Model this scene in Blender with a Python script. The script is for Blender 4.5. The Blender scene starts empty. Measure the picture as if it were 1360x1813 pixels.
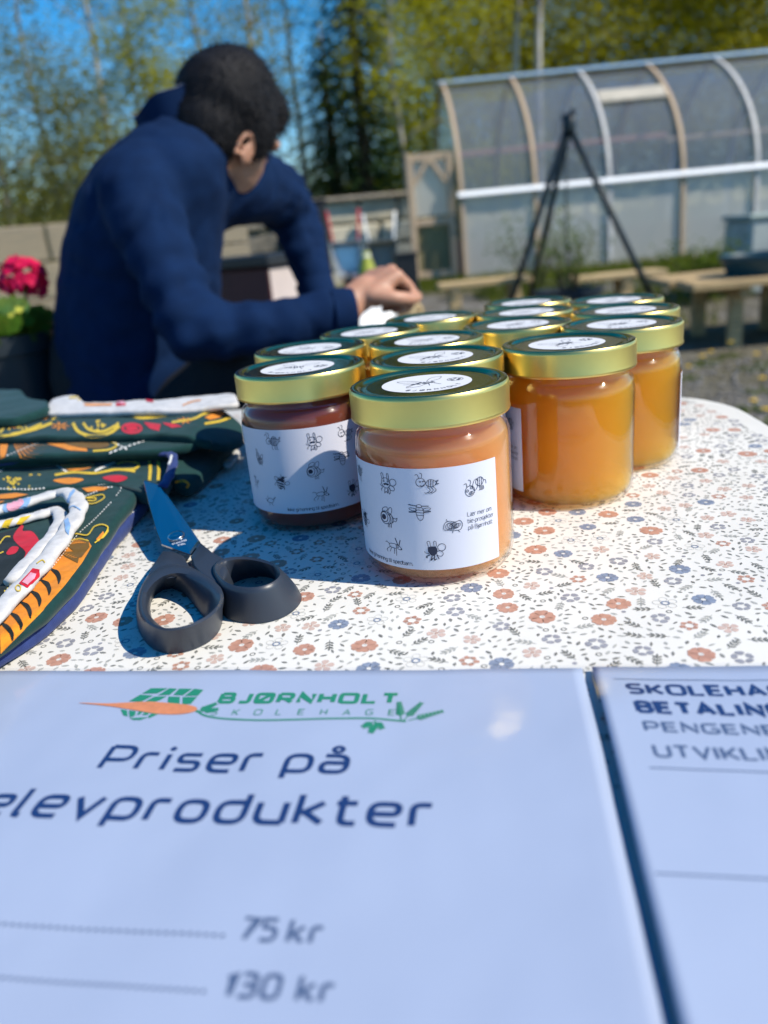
import bpy, bmesh, math, random
from mathutils import Vector, Matrix, noise, geometry
from mathutils.bvhtree import BVHTree
R = math.radians
random.seed(7)
sc = bpy.context.scene
COL = sc.collection

# ------------------------------------------------------------------ camera
PITCH, ROLL, CAMZ, FPX = R(19.82), R(5.52), 0.91, 1361.0     # FPX: focal length in photo pixels (1360 x 1813)
FWD = Vector((0, math.cos(PITCH), -math.sin(PITCH)))
UP0 = Vector((0, math.sin(PITCH), math.cos(PITCH)))
RT = Vector((1, 0, 0)) * math.cos(ROLL) - UP0 * math.sin(ROLL)
UPV = UP0 * math.cos(ROLL) + Vector((1, 0, 0)) * math.sin(ROLL)
CAM = Vector((0, 0, CAMZ))
cd = bpy.data.cameras.new('camera'); cam = bpy.data.objects.new('camera', cd); COL.objects.link(cam)
cd.sensor_fit = 'VERTICAL'; cd.sensor_height = 24.0; cd.lens = FPX / 1813 * 24.0
cd.clip_start = 0.01; cd.clip_end = 2000
cam.matrix_world = Matrix(((RT.x, UPV.x, -FWD.x, CAM.x), (RT.y, UPV.y, -FWD.y, CAM.y), (RT.z, UPV.z, -FWD.z, CAM.z), (0, 0, 0, 1)))
cd.dof.use_dof = True; cd.dof.focus_distance = 0.405; cd.dof.aperture_fstop = 18.0 / 4.5
sc.camera = cam

# ------------------------------------------------------------------ sky, sun, exposure
SUN_AZ, SUN_EL = R(-22), R(44)                      # azimuth from +X
SUNV = Vector((math.cos(SUN_AZ) * math.cos(SUN_EL), math.sin(SUN_AZ) * math.cos(SUN_EL), math.sin(SUN_EL)))
w = bpy.data.worlds.new('World'); sc.world = w; w.use_nodes = True
nt = w.node_tree; bg = nt.nodes['Background']
sky = nt.nodes.new('ShaderNodeTexSky'); sky.sky_type = 'NISHITA'; sky.sun_disc = False
sky.sun_elevation = SUN_EL; sky.sun_rotation = math.atan2(SUNV.x, SUNV.y)
sky.air_density = 1.0; sky.dust_density = 0.1; sky.ozone_density = 2.5; sky.altitude = 150
hs = nt.nodes.new('ShaderNodeHueSaturation'); hs.inputs['Saturation'].default_value = 1.52; nt.links.new(sky.outputs[0], hs.inputs['Color']); nt.links.new(hs.outputs[0], bg.inputs[0]); bg.inputs[1].default_value = 0.145
sl = bpy.data.lights.new('sun', 'SUN'); sun = bpy.data.objects.new('sun', sl); COL.objects.link(sun)
sl.energy = 5.0; sl.angle = R(0.53); sl.color = (1.0, 0.92, 0.78)
sun.rotation_euler = (-SUNV).to_track_quat('-Z', 'Y').to_euler(); sun.location = (5, -3, 8)
sc.view_settings.view_transform = 'Standard'; sc.view_settings.look = 'None'
sc.view_settings.exposure = 0.36; sc.view_settings.gamma = 1.0
sc.render.engine = 'CYCLES'
cy = sc.cycles
cy.use_denoising = True
try: cy.denoiser = 'OPENIMAGEDENOISE'
except Exception: pass
cy.max_bounces = 18; cy.volume_bounces = 14; cy.transparent_max_bounces = 16; cy.caustics_reflective = False; cy.caustics_refractive = False
cy.sample_clamp_indirect = 6.0

# ------------------------------------------------------------------ helpers
def ray(x, y): return FWD + RT * ((x - 680.0) / FPX) - UPV * ((y - 906.5) / FPX)
def onz(x, y, z):
    d = ray(x, y); return CAM + d * ((z - CAM.z) / d.z)
def aty(x, y, Y):
    d = ray(x, y); return CAM + d * (Y / d.y)

def tag(o, label=None, cat=None, group=None, kind=None):
    if label: o['label'] = label
    if cat: o['category'] = cat
    if group: o['group'] = group
    if kind: o['kind'] = kind
    return o
def empty(name, loc, label=None, cat=None, group=None, rz=0):
    o = bpy.data.objects.new(name, None); COL.objects.link(o); o.location = loc; o.rotation_euler = (0, 0, rz)
    o.empty_display_size = 0.02
    bpy.context.view_layer.update()
    return tag(o, label, cat, group)
def obj(name, vs, fs, mat=None, parent=None, smooth=False, mi=None, world=True):
    """mesh object; vertices in world coordinates (world=True) are moved into the parent's frame"""
    me = bpy.data.meshes.new(name)
    if parent is not None and world:
        im = parent.matrix_world.inverted(); vs = [im @ Vector(v) for v in vs]
    me.from_pydata([tuple(v) for v in vs], [], fs)
    mats = mat if isinstance(mat, (list, tuple)) else [mat]
    for m in mats:
        if m: me.materials.append(m)
    if mi: me.polygons.foreach_set('material_index', mi)
    if smooth: me.polygons.foreach_set('use_smooth', [True] * len(me.polygons))
    me.update()
    o = bpy.data.objects.new(name, me); COL.objects.link(o)
    if parent is not None: o.parent = parent
    return o
def modify(o, kind, **kw):
    m = o.modifiers.new(kind.lower(), kind)
    for k, v in kw.items(): setattr(m, k, v)
    return m
def copy_tree(o, parent=None):
    c = o.copy(); COL.objects.link(c); c.parent = parent
    for ch in list(o.children): copy_tree(ch, c)
    return c

class MB:
    """collects shapes into one mesh"""
    def __init__(s): s.v = []; s.f = []; s.m = []
    def add(s, vs, fs, mi=0):
        b = len(s.v); s.v += [Vector(q) for q in vs]; s.f += [tuple(i + b for i in f) for f in fs]; s.m += [mi] * len(fs)
    def box(s, c, size, rot=None, mi=0, bev=0.0):
        hx, hy, hz = (q / 2 for q in size); M = rot or Matrix.Identity(3); c = Vector(c)
        if bev > 0:
            vs = []; idx = {}
            for sx in (-1, 1):
                for sy in (-1, 1):
                    for sz in (-1, 1):
                        for a in range(3):
                            p = Vector((sx * (hx - (bev if a != 0 else 0)), sy * (hy - (bev if a != 1 else 0)), sz * (hz - (bev if a != 2 else 0))))
                            idx[(sx, sy, sz, a)] = len(vs); vs.append(c + M @ p)
            fs = []
            for sx in (-1, 1):
                fs.append([idx[(sx, a, b, 0)] for a, b in ((-1, -1), (1, -1), (1, 1), (-1, 1))][::sx])
                fs.append([idx[(a, sx, b, 1)] for a, b in ((-1, -1), (1, -1), (1, 1), (-1, 1))][::-sx])
                fs.append([idx[(a, b, sx, 2)] for a, b in ((-1, -1), (1, -1), (1, 1), (-1, 1))][::sx])
            for a in (-1, 1):
                for b in (-1, 1):
                    fs.append([idx[(a, b, -1, 0)], idx[(a, b, 1, 0)], idx[(a, b, 1, 1)], idx[(a, b, -1, 1)]])
                    fs.append([idx[(a, -1, b, 0)], idx[(a, 1, b, 0)], idx[(a, 1, b, 2)], idx[(a, -1, b, 2)]])
                    fs.append([idx[(-1, a, b, 1)], idx[(1, a, b, 1)], idx[(1, a, b, 2)], idx[(-1, a, b, 2)]])
            for a in (-1, 1):
                for b in (-1, 1):
                    for d in (-1, 1): fs.append([idx[(a, b, d, k)] for k in range(3)])
            s.add(vs, fs, mi); return
        vs = [c + M @ Vector((sx * hx, sy * hy, sz * hz)) for sx in (-1, 1) for sy in (-1, 1) for sz in (-1, 1)]
        s.add(vs, [(0, 1, 3, 2), (4, 6, 7, 5), (0, 4, 5, 1), (2, 3, 7, 6), (0, 2, 6, 4), (1, 5, 7, 3)], mi)
    def bar(s, a, b, w, h, mi=0, up=Vector((0, 0, 1)), bev=0.0):
        a = Vector(a); b = Vector(b); d = (b - a); L = d.length; x = d.normalized()
        y = Vector(up).cross(x)
        if y.length < 1e-4: y = Vector((0, 1, 0)).cross(x)
        y.normalize(); z = x.cross(y)
        s.box((a + b) / 2, (L, w, h), Matrix((x, y, z)).transposed(), mi, bev)
    def tube(s, pts, rad, n=8, mi=0, caps=True):
        pts = [Vector(p) for p in pts]; rs = rad if isinstance(rad, (list, tuple)) else [rad] * len(pts)
        vs = []; prev = None
        for i, p in enumerate(pts):
            d = (pts[min(i + 1, len(pts) - 1)] - pts[max(i - 1, 0)]).normalized()
            if prev is None:
                a = Vector((0, 0, 1)) if abs(d.z) < .9 else Vector((1, 0, 0)); x = d.cross(a).normalized()
            else:
                x = (prev - d * prev.dot(d)).normalized()
            prev = x; y = d.cross(x)
            for k in range(n):
                t = 2 * math.pi * k / n; vs.append(p + (x * math.cos(t) + y * math.sin(t)) * rs[i])
        fs = [(i * n + k, i * n + (k + 1) % n, (i + 1) * n + (k + 1) % n, (i + 1) * n + k) for i in range(len(pts) - 1) for k in range(n)]
        if caps: fs += [tuple(range(n))[::-1], tuple((len(pts) - 1) * n + k for k in range(n))]
        s.add(vs, fs, mi)
    def lathe(s, prof, c=(0, 0, 0), n=32, mi=0, close=False, M=None):
        """prof: list of (r, z) or (r, z, material)"""
        vs = []; fs = []; ms = []; c = Vector(c); rings = []
        for q in prof:
            r, z = q[0], q[1]
            if r < 1e-7: rings.append([len(vs)]); vs.append(Vector((0, 0, z)))
            else:
                rings.append(list(range(len(vs), len(vs) + n)))
                vs += [Vector((r * math.cos(2 * math.pi * k / n), r * math.sin(2 * math.pi * k / n), z)) for k in range(n)]
        pr = list(range(len(prof) - 1)) + ([len(prof) - 1] if close else [])
        b = len(s.v)
        for i in pr:
            A, B = rings[i], rings[(i + 1) % len(prof)]; m = prof[i][2] if len(prof[i]) > 2 else mi
            for k in range(n):
                k2 = (k + 1) % n
                if len(A) == 1 and len(B) == 1: continue
                if len(A) == 1: f = (A[0], B[k], B[k2])[::-1]
                elif len(B) == 1: f = (A[k], A[k2], B[0])
                else: f = (A[k], A[k2], B[k2], B[k])
                s.f.append(tuple(q + b for q in f)); s.m.append(m)
        s.v += [c + ((M @ q) if M else q) for q in vs]
    def build(s, name, mat, parent=None, smooth=False, world=True):
        return obj(name, s.v, s.f, mat, parent, smooth, s.m, world)

def autosmooth(o, ang=40):
    me = o.data
    bm = bmesh.new(); bm.from_mesh(me)
    for e in bm.edges:
        e.smooth = not (len(e.link_faces) == 2 and e.calc_face_angle(0) > R(ang))
    for f in bm.faces: f.smooth = True
    bm.to_mesh(me); bm.free(); return o

# ------------------------------------------------------------------ materials
def mat(name, col, rough=0.6, metal=0.0, noise_amt=0.0, nscale=20.0, bump=0.0, bscale=60.0, col2=None, spec=0.5, coat=0.0, coat_rough=0.1, sss=0.0, sss_r=(1, .4, .1), sss_s=0.01, sheen=0.0, stretch=None, trans=0.0, ior=1.45, detail=5.0):
    m = bpy.data.materials.new(name); m.use_nodes = True
    n = m.node_tree.nodes; l = m.node_tree.links; b = n['Principled BSDF']
    b.inputs['Base Color'].default_value = (*col, 1); b.inputs['Roughness'].default_value = rough; b.inputs['Metallic'].default_value = metal
    b.inputs['Specular IOR Level'].default_value = spec; b.inputs['IOR'].default_value = ior
    if coat: b.inputs['Coat Weight'].default_value = coat; b.inputs['Coat Roughness'].default_value = coat_rough
    if sheen: b.inputs['Sheen Weight'].default_value = sheen; b.inputs['Sheen Roughness'].default_value = 0.4
    if trans: b.inputs['Transmission Weight'].default_value = trans
    if sss:
        b.inputs['Subsurface Weight'].default_value = sss; b.inputs['Subsurface Radius'].default_value = sss_r; b.inputs['Subsurface Scale'].default_value = sss_s
    if noise_amt or bump or col2:
        tc = n.new('ShaderNodeTexCoord'); mp = n.new('ShaderNodeMapping'); l.new(tc.outputs['Object'], mp.inputs[0])
        if stretch: mp.inputs['Scale'].default_value = stretch
        if noise_amt or col2:
            nz = n.new('ShaderNodeTexNoise'); nz.inputs['Scale'].default_value = nscale; nz.inputs['Detail'].default_value = detail; l.new(mp.outputs[0], nz.inputs['Vector'])
            mx = n.new('ShaderNodeMix'); mx.data_type = 'RGBA'
            rp = n.new('ShaderNodeMapRange'); rp.inputs[1].default_value = 0.3; rp.inputs[2].default_value = 0.7; l.new(nz.outputs[0], rp.inputs[0])
            l.new(rp.outputs[0], mx.inputs[0])
            c2 = col2 or tuple(max(0, c * (1 - noise_amt)) for c in col)
            mx.inputs[6].default_value = (*col, 1); mx.inputs[7].default_value = (*c2, 1); l.new(mx.outputs[2], b.inputs['Base Color'])
        if bump:
            nb = n.new('ShaderNodeTexNoise'); nb.inputs['Scale'].default_value = bscale; nb.inputs['Detail'].default_value = 4; l.new(mp.outputs[0], nb.inputs['Vector'])
            bp = n.new('ShaderNodeBump'); bp.inputs['Strength'].default_value = bump; bp.inputs['Distance'].default_value = 0.3 / bscale
            l.new(nb.outputs[0], bp.inputs['Height']); l.new(bp.outputs[0], b.inputs['Normal'])
    return m
def leaf_mat(name, col, var=0.45, trans=0.55):
    m = bpy.data.materials.new(name); m.use_nodes = True
    n = m.node_tree.nodes; l = m.node_tree.links; b = n['Principled BSDF']; out = n['Material Output']
    tc = n.new('ShaderNodeTexCoord'); nz = n.new('ShaderNodeTexNoise'); nz.inputs['Scale'].default_value = 1.1; nz.inputs['Detail'].default_value = 6
    l.new(tc.outputs['Object'], nz.inputs['Vector'])
    mx = n.new('ShaderNodeMix'); mx.data_type = 'RGBA'; l.new(nz.outputs[0], mx.inputs[0])
    mx.inputs[6].default_value = (*[c * (1 - var) for c in col], 1); mx.inputs[7].default_value = (*[min(1, c * (1 + var)) for c in col], 1)
    l.new(mx.outputs[2], b.inputs['Base Color']); b.inputs['Roughness'].default_value = 0.6; b.inputs['Specular IOR Level'].default_value = .12
    t = n.new('ShaderNodeBsdfTranslucent'); l.new(mx.outputs[2], t.inputs[0])
    ms = n.new('ShaderNodeMixShader'); ms.inputs[0].default_value = trans
    l.new(b.outputs[0], ms.inputs[1]); l.new(t.outputs[0], ms.inputs[2]); l.new(ms.outputs[0], out.inputs[0])
    return m
def glass_mat(name, tint=(1, 1, 1), strength=1.0, rough=0.02, film=0.0, filmcol=(.8, .8, .8), ior=1.5):
    """clear sheet: Fresnel reflection over a see-through body, with an optional milky film"""
    m = bpy.data.materials.new(name); m.use_nodes = True
    n = m.node_tree.nodes; l = m.node_tree.links; out = n['Material Output']; n.remove(n['Principled BSDF'])
    tr = n.new('ShaderNodeBsdfTransparent'); tr.inputs[0].default_value = (*tint, 1)
    gl = n.new('ShaderNodeBsdfGlossy'); gl.inputs['Roughness'].default_value = rough
    lw = n.new('ShaderNodeLayerWeight'); lw.inputs[0].default_value = .5; pw = n.new('ShaderNodeMath'); pw.operation = 'POWER'; pw.inputs[1].default_value = 5; l.new(lw.outputs['Facing'], pw.inputs[0])
    f0 = ((ior - 1) / (ior + 1)) ** 2
    fr = n.new('ShaderNodeMath'); fr.operation = 'MULTIPLY_ADD'; fr.inputs[1].default_value = (1 - f0) * strength; fr.inputs[2].default_value = f0 * strength; l.new(pw.outputs[0], fr.inputs[0])
    ms = n.new('ShaderNodeMixShader'); l.new(fr.outputs[0], ms.inputs[0])
    body = tr.outputs[0]
    if film:
        df = n.new('ShaderNodeBsdfDiffuse'); df.inputs[0].default_value = (*filmcol, 1)
        tl = n.new('ShaderNodeBsdfTranslucent'); tl.inputs[0].default_value = (*filmcol, 1)
        h = n.new('ShaderNodeMixShader'); h.inputs[0].default_value = 0.5; l.new(df.outputs[0], h.inputs[1]); l.new(tl.outputs[0], h.inputs[2])
        f2 = n.new('ShaderNodeMixShader'); f2.inputs[0].default_value = film; l.new(tr.outputs[0], f2.inputs[1]); l.new(h.outputs[0], f2.inputs[2]); body = f2.outputs[0]
    l.new(body, ms.inputs[1]); l.new(gl.outputs[0], ms.inputs[2]); l.new(ms.outputs[0], out.inputs[0])
    return m

# ------------------------------------------------------------------ drawing on surfaces: ribbons, fills, lettering
def round_path(pts, rad, closed=False, n=5):
    P = [Vector(p).to_2d() if len(p) > 2 else Vector(p) for p in pts]; out = []; N = len(P)
    for i, p in enumerate(P):
        if not closed and i in (0, N - 1): out.append(p); continue
        a = P[i - 1]; b = P[(i + 1) % N]; da = (a - p); db = (b - p)
        r = min(rad, da.length * .5, db.length * .5)
        if r < 1e-6: out.append(p); continue
        s = p + da.normalized() * r; e = p + db.normalized() * r
        for k in range(n + 1):
            t = k / n; out.append(s * (1 - t) ** 2 + p * 2 * t * (1 - t) + e * t * t)
    return out
def smooth_path(pts, closed=False, n=6):
    P = [Vector(p) for p in pts]; N = len(P); out = []
    if N < 3 and not closed: return P
    rng = range(N if closed else N - 1)
    for i in rng:
        p1 = P[i]; p2 = P[(i + 1) % N]
        p0 = P[i - 1] if (closed or i > 0) else p1 * 2 - p2
        p3 = P[(i + 2) % N] if (closed or i + 2 < N) else p2 * 2 - p1
        for k in range(n):
            t = k / n
            out.append(.5 * ((2 * p1) + (p2 - p0) * t + (2 * p0 - 5 * p1 + 4 * p2 - p3) * t * t + (3 * p1 - p0 - 3 * p2 + p3) * t ** 3))
    if not closed: out.append(P[-1])
    return out
def resample(P, step, closed=False):
    Q = list(P) + ([P[0]] if closed else []); out = []
    for a, b in zip(Q, Q[1:]):
        m = max(1, int((b - a).length / step)); out += [a.lerp(b, k / m) for k in range(m)]
    if not closed: out.append(Q[-1])
    return out
def ribbon2d(P, wd, closed=False):
    """2-D ribbon -> verts, faces"""
    N = len(P); vs = []
    for i, p in enumerate(P):
        a = P[i - 1] if (closed or i > 0) else p; b = P[(i + 1) % N] if (closed or i < N - 1) else p
        d = b - a
        if d.length < 1e-9: d = Vector((1, 0))
        d.normalize(); nrm = Vector((-d.y, d.x)); k = 1.0
        if a is not p and b is not p:
            d1 = (p - a); d2 = (b - p)
            if d1.length > 1e-9 and d2.length > 1e-9:
                c = max(.45, nrm.dot(Vector((-d1.y, d1.x)).normalized())); k = 1 / c
        wi = wd[i] if isinstance(wd, list) else wd
        vs += [p + nrm * wi * .5 * k, p - nrm * wi * .5 * k]
    fs = [(2 * i, 2 * i + 1, 2 * ((i + 1) % N) + 1, 2 * ((i + 1) % N)) for i in range(N if closed else N - 1)]
    return vs, fs
def fill2d(P, step=None):
    """triangulated fill of a closed 2-D outline, with inner points so that it can follow a curved surface"""
    P = [Vector(p) for p in P]
    pts = list(P); ed = [(i, (i + 1) % len(P)) for i in range(len(P))]
    if step:
        x0 = min(p.x for p in P); x1 = max(p.x for p in P); y0 = min(p.y for p in P); y1 = max(p.y for p in P)
        y = y0 + step / 2
        while y < y1:
            x = x0 + step / 2
            while x < x1:
                q = Vector((x, y)); ins = False; j = len(P) - 1
                for i in range(len(P)):
                    if (P[i].y > y) != (P[j].y > y) and x < (P[j].x - P[i].x) * (y - P[i].y) / (P[j].y - P[i].y) + P[i].x: ins = not ins
                    j = i
                if ins: pts.append(q)
                x += step
            y += step
    r = geometry.delaunay_2d_cdt(pts, ed, [list(range(len(P)))], 1, 1e-9)
    return [Vector(v) for v in r[0]], [tuple(f) for f in r[2]]
class Ink:
    """collects 2-D print and lays it on a surface through a mapping (x, y) -> 3-D point"""
    def __init__(s, mapping): s.map = mapping; s.mb = MB()
    def put(s, vs, fs, mi=0):
        q = [s.map(v.x, v.y) for v in vs]
        if any(p is None for p in q):
            ok = [p is not None for p in q]; fs = [f for f in fs if all(ok[i] for i in f)]
            q = [p if p is not None else Vector((0, 0, 0)) for p in q]
            used = sorted({i for f in fs for i in f}); re = {o: n for n, o in enumerate(used)}
            q = [q[i] for i in used]; fs = [tuple(re[i] for i in f) for f in fs]
        if fs: s.mb.add(q, fs, mi)
    def line(s, pts, wd, closed=False, mi=0, sm=True, step=None):
        P = smooth_path(pts, closed) if sm else [Vector(p) for p in pts]
        if step: P = resample(P, step, closed)
        s.put(*ribbon2d(P, wd, closed), mi)
    def fill(s, pts, mi=0, sm=False, step=None):
        P = smooth_path(pts, True, 4) if sm else [Vector(p) for p in pts]
        if step: P = resample(P, step, True)
        s.put(*fill2d(P, step), mi)
    def disc(s, c, rx, ry=None, mi=0, n=14):
        ry = ry or rx; P = [Vector((c[0] + rx * math.cos(6.2832 * k / n), c[1] + ry * math.sin(6.2832 * k / n))) for k in range(n)]
        s.put(P, [tuple(range(n))], mi)
    def ring(s, c, rx, ry, wd, mi=0, n=16):
        s.line([Vector((c[0] + rx * math.cos(6.2832 * k / n), c[1] + ry * math.sin(6.2832 * k / n))) for k in range(n)], wd, True, mi, sm=False)
    def text(s, txt, x, y, size, wd, xs=1.0, gap=0.28, shear=0.0, mi=0, thin=False, rot=0.0, rad=.42):
        """y = baseline; size = x-height; returns the end x"""
        ca, sa = math.cos(rot), math.sin(rot); cx = 0.0
        def T(p):
            px = (cx + p[0]) * size * xs + p[1] * size * shear; py = p[1] * size
            return Vector((x + px * ca - py * sa, y + px * sa + py * ca))
        for ch in txt:
            if ch == ' ': cx += .55; continue
            adv, strokes = GLYPH[ch]
            for st in strokes:
                closed = st[0] == 'c'; sharp = st[0] == 's'
                if st[0] == '.':
                    s.disc(T(st[1]), wd * .62, mi=mi, n=10); continue
                if st[0] == 'o':
                    c, r = st[1], st[2]; s.line([T((c[0] + r * math.cos(k * .5236), c[1] + r * math.sin(k * .5236))) for k in range(12)], wd * .8, True, mi, sm=False); continue
                pts = [T(p) for p in st[1:]]
                if not sharp: pts = round_path(pts, rad * size * min(1, xs), closed)
                s.line(pts, wd, closed, mi, sm=False)
            cx += adv + gap + wd / size * .6
        return x + cx * size * xs
    def build(s, name, mats, parent, smooth=False):
        return s.mb.build(name, mats, parent, smooth)
w_ = .86; W_ = 1.08; H_ = 1.42
GLYPH = {
 'o': (w_, [('c', (0, 0), (w_, 0), (w_, 1), (0, 1))]), 'e': (w_, [('p', (w_ * .95, 0), (0, 0), (0, 1), (w_, 1), (w_, .5), (.02, .5))]),
 's': (w_ * .9, [('p', (w_ * .88, 1), (0, 1), (0, .52), (w_ * .9, .52), (w_ * .9, 0), (0, 0))]), 'r': (.55, [('p', (0, 0), (0, 1), (.55, 1))]),
 'i': (0.05, [('p', (0, 0), (0, 1)), ('.', (0, 1.38))]), 'p': (w_, [('p', (0, -.42), (0, 1), (w_, 1), (w_, 0), (0.02, 0))]),
 'a': (w_, [('p', (.05, 1), (w_, 1), (w_, 0), (0, 0), (0, .56), (w_, .56))]), 'l': (.2, [('p', (0, 1.42), (0, 0), (.22, 0))]),
 'v': (w_, [('s', (0, 1), (w_ / 2, 0), (w_, 1))]), 'd': (w_, [('p', (w_, 1.42), (w_, 0), (0, 0), (0, 1), (w_, 1))]),
 'b': (w_, [('p', (0, 1.42), (0, 0), (w_, 0), (w_, 1), (0, 1))]), 'u': (w_, [('p', (0, 1), (0, 0), (w_, 0)), ('s', (w_, 1), (w_, 0))]),
 'n': (w_, [('s', (0, 0), (0, 1)), ('p', (0, 1), (w_, 1), (w_, 0))]), 'm': (1.3, [('s', (0, 0), (0, 1)), ('p', (0, 1), (.65, 1), (.65, 0)), ('p', (.6, 1), (1.3, 1), (1.3, 0))]),
 'h': (w_, [('s', (0, 0), (0, 1.42)), ('p', (0, 1), (w_, 1), (w_, 0))]), 'k': (.8, [('s', (0, 1.42), (0, 0)), ('s', (0, .52), (.22, .52), (.76, 1)), ('s', (.22, .52), (.8, 0))]),
 't': (.6, [('p', (.14, 1.36), (.14, 0), (.62, 0)), ('s', (-.06, 1), (.58, 1))]), 'j': (.12, [('p', (.1, 1), (.1, -.42), (-.22, -.42)), ('.', (.1, 1.38))]),
 'g': (w_, [('p', (w_, 0), (0, 0), (0, 1), (w_, 1)), ('p', (w_, 1), (w_, -.42), (0, -.42))]),
 '-': (.45, [('s', (0, .5), (.45, .5))]), ':': (.05, [('.', (0, .1)), ('.', (0, .8))]), '.': (.05, [('.', (0, .06))]),
 'I': (.05, [('s', (0, 0), (0, H_))]), 'L': (.85, [('s', (0, H_), (0, 0), (.85, 0))]), 'E': (.9, [('s', (.9, H_), (0, H_), (0, 0), (.9, 0)), ('s', (0, H_ / 2), (.8, H_ / 2))]),
 'H': (1.0, [('s', (0, 0), (0, H_)), ('s', (1, 0), (1, H_)), ('s', (0, H_ / 2), (1, H_ / 2))]), 'T': (1.0, [('s', (0, H_), (1, H_)), ('s', (.5, H_), (.5, 0))]),
 'A': (1.15, [('s', (0, 0), (.575, H_), (1.15, 0)), ('s', (.22, .45), (.93, .45))]), 'K': (1.0, [('s', (0, 0), (0, H_)), ('s', (0, .7), (.3, .7), (1, H_)), ('s', (.3, .7), (1, 0))]),
 'N': (1.05, [('s', (0, 0), (0, H_), (1.05, 0), (1.05, H_))]), 'V': (1.1, [('s', (0, H_), (.55, 0), (1.1, H_))]), 'U': (W_, [('p', (0, H_), (0, 0), (W_, 0), (W_, H_))]),
 'O': (1.2, [('c', (0, 0), (1.2, 0), (1.2, H_), (0, H_))]), 'G': (1.1, [('p', (1.1, H_), (0, H_), (0, 0), (1.1, 0), (1.1, .68), (.6, .68))]),
 'S': (1.0, [('p', (1, H_), (0, H_), (0, .72), (1, .72), (1, 0), (0, 0))]), 'P': (.95, [('s', (0, 0), (0, H_)), ('p', (0, H_), (.95, H_), (.95, .55), (0, .55))]),
 'B': (1.0, [('s', (0, 0), (0, H_)), ('p', (0, H_), (.92, H_), (.92, .74), (0, .74)), ('p', (.1, .74), (1, .74), (1, 0), (0, 0))]),
 'R': (1.0, [('s', (0, 0), (0, H_)), ('p', (0, H_), (.98, H_), (.98, .58), (0, .58)), ('s', (.5, .58), (1.02, 0))]), 'J': (.7, [('p', (.7, H_), (.7, 0), (0, 0))]),
 'Ø': (1.2, [('c', (0, 0), (1.2, 0), (1.2, H_), (0, H_)), ('s', (.05, -.08), (1.15, H_ + .08))]),
 '7': (.8, [('s', (0, H_), (.85, H_), (.3, 0))]), '5': (.85, [('s', (.8, H_), (.04, H_), (.02, .85)), ('p', (.02, .85), (.85, .85), (.85, 0), (0, 0))]),
 '1': (.45, [('s', (0, 1.1), (.35, H_), (.35, 0))]), '3': (.85, [('p', (0, H_), (.82, H_), (.82, .74), (.15, .74)), ('p', (.15, .74), (.87, .74), (.87, 0), (0, 0))]),
 '0': (.95, [('c', (0, 0), (.95, 0), (.95, H_), (0, H_))]),
}
GLYPH['å'] = (w_, GLYPH['a'][1] + [('o', (w_ / 2, 1.42), .17)])
GLYPH['ø'] = (w_, GLYPH['o'][1] + [('s', (-.02, -.08), (w_ + .02, 1.08))])
GLYPH['æ'] = (1.45, [('p', (.05, 1), (.72, 1), (.72, 0), (0, 0), (0, .54), (.72, .54)), ('p', (.72, .54), (1.45, .54), (1.45, 1), (.72, 1)), ('p', (.72, .1), (.72, 0), (1.42, 0))])

# ------------------------------------------------------------------ ground
TT = 0.7361                                            # height of the table cloth
def ground_z(x, y):
    t = min(1, max(0, (y - 4.5) / 8.0)); t = t * t * (3 - 2 * t)
    return 0.14 * t + 0.02 * noise.noise((x * .35, y * .35, 3)) * min(1, max(0, (y - 1.5) / 3))
def ground_mat():
    m = bpy.data.materials.new('gravel_soil'); m.use_nodes = True; n = m.node_tree.nodes; l = m.node_tree.links; b = n['Principled BSDF']
    tc = n.new('ShaderNodeTexCoord')
    n1 = n.new('ShaderNodeTexNoise'); n1.inputs['Scale'].default_value = .55; n1.inputs['Detail'].default_value = 8; l.new(tc.outputs['Object'], n1.inputs['Vector'])
    n2 = n.new('ShaderNodeTexNoise'); n2.inputs['Scale'].default_value = 6; n2.inputs['Detail'].default_value = 9; l.new(tc.outputs['Object'], n2.inputs['Vector'])
    vo = n.new('ShaderNodeTexVoronoi'); vo.inputs['Scale'].default_value = 26; l.new(tc.outputs['Object'], vo.inputs['Vector'])
    r1 = n.new('ShaderNodeValToRGB'); r1.color_ramp.elements[0].position = .32; r1.color_ramp.elements[0].color = (.07, .058, .045, 1); r1.color_ramp.elements[1].position = .7; r1.color_ramp.elements[1].color = (.30, .28, .25, 1)
    l.new(n2.outputs[0], r1.inputs[0])
    r2 = n.new('ShaderNodeValToRGB'); r2.color_ramp.elements[0].position = .45; r2.color_ramp.elements[0].color = (0, 0, 0, 1); r2.color_ramp.elements[1].position = .62; r2.color_ramp.elements[1].color = (1, 1, 1, 1)
    l.new(n1.outputs[0], r2.inputs[0])
    mx = n.new('ShaderNodeMix'); mx.data_type = 'RGBA'; l.new(r2.outputs[0], mx.inputs[0]); l.new(r1.outputs[0], mx.inputs[6]); mx.inputs[7].default_value = (.10, .085, .035, 1)
    m2 = n.new('ShaderNodeMix'); m2.data_type = 'RGBA'; m2.blend_type = 'MULTIPLY'; m2.inputs[0].default_value = .5; l.new(mx.outputs[2], m2.inputs[6]); bw = n.new('ShaderNodeRGBToBW'); l.new(vo.outputs['Color'], bw.inputs[0]); l.new(bw.outputs[0], m2.inputs[7])
    l.new(m2.outputs[2], b.inputs['Base Color']); b.inputs['Roughness'].default_value = .95
    bp = n.new('ShaderNodeBump'); bp.inputs['Strength'].default_value = .8; bp.inputs['Distance'].default_value = .03; l.new(vo.outputs['Distance'], bp.inputs['Height']); l.new(bp.outputs[0], b.inputs['Normal'])
    return m
xs = [-900, -300, -100, -45] + [-25 + i * .5 for i in range(101)] + [45, 100, 300, 900]
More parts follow.
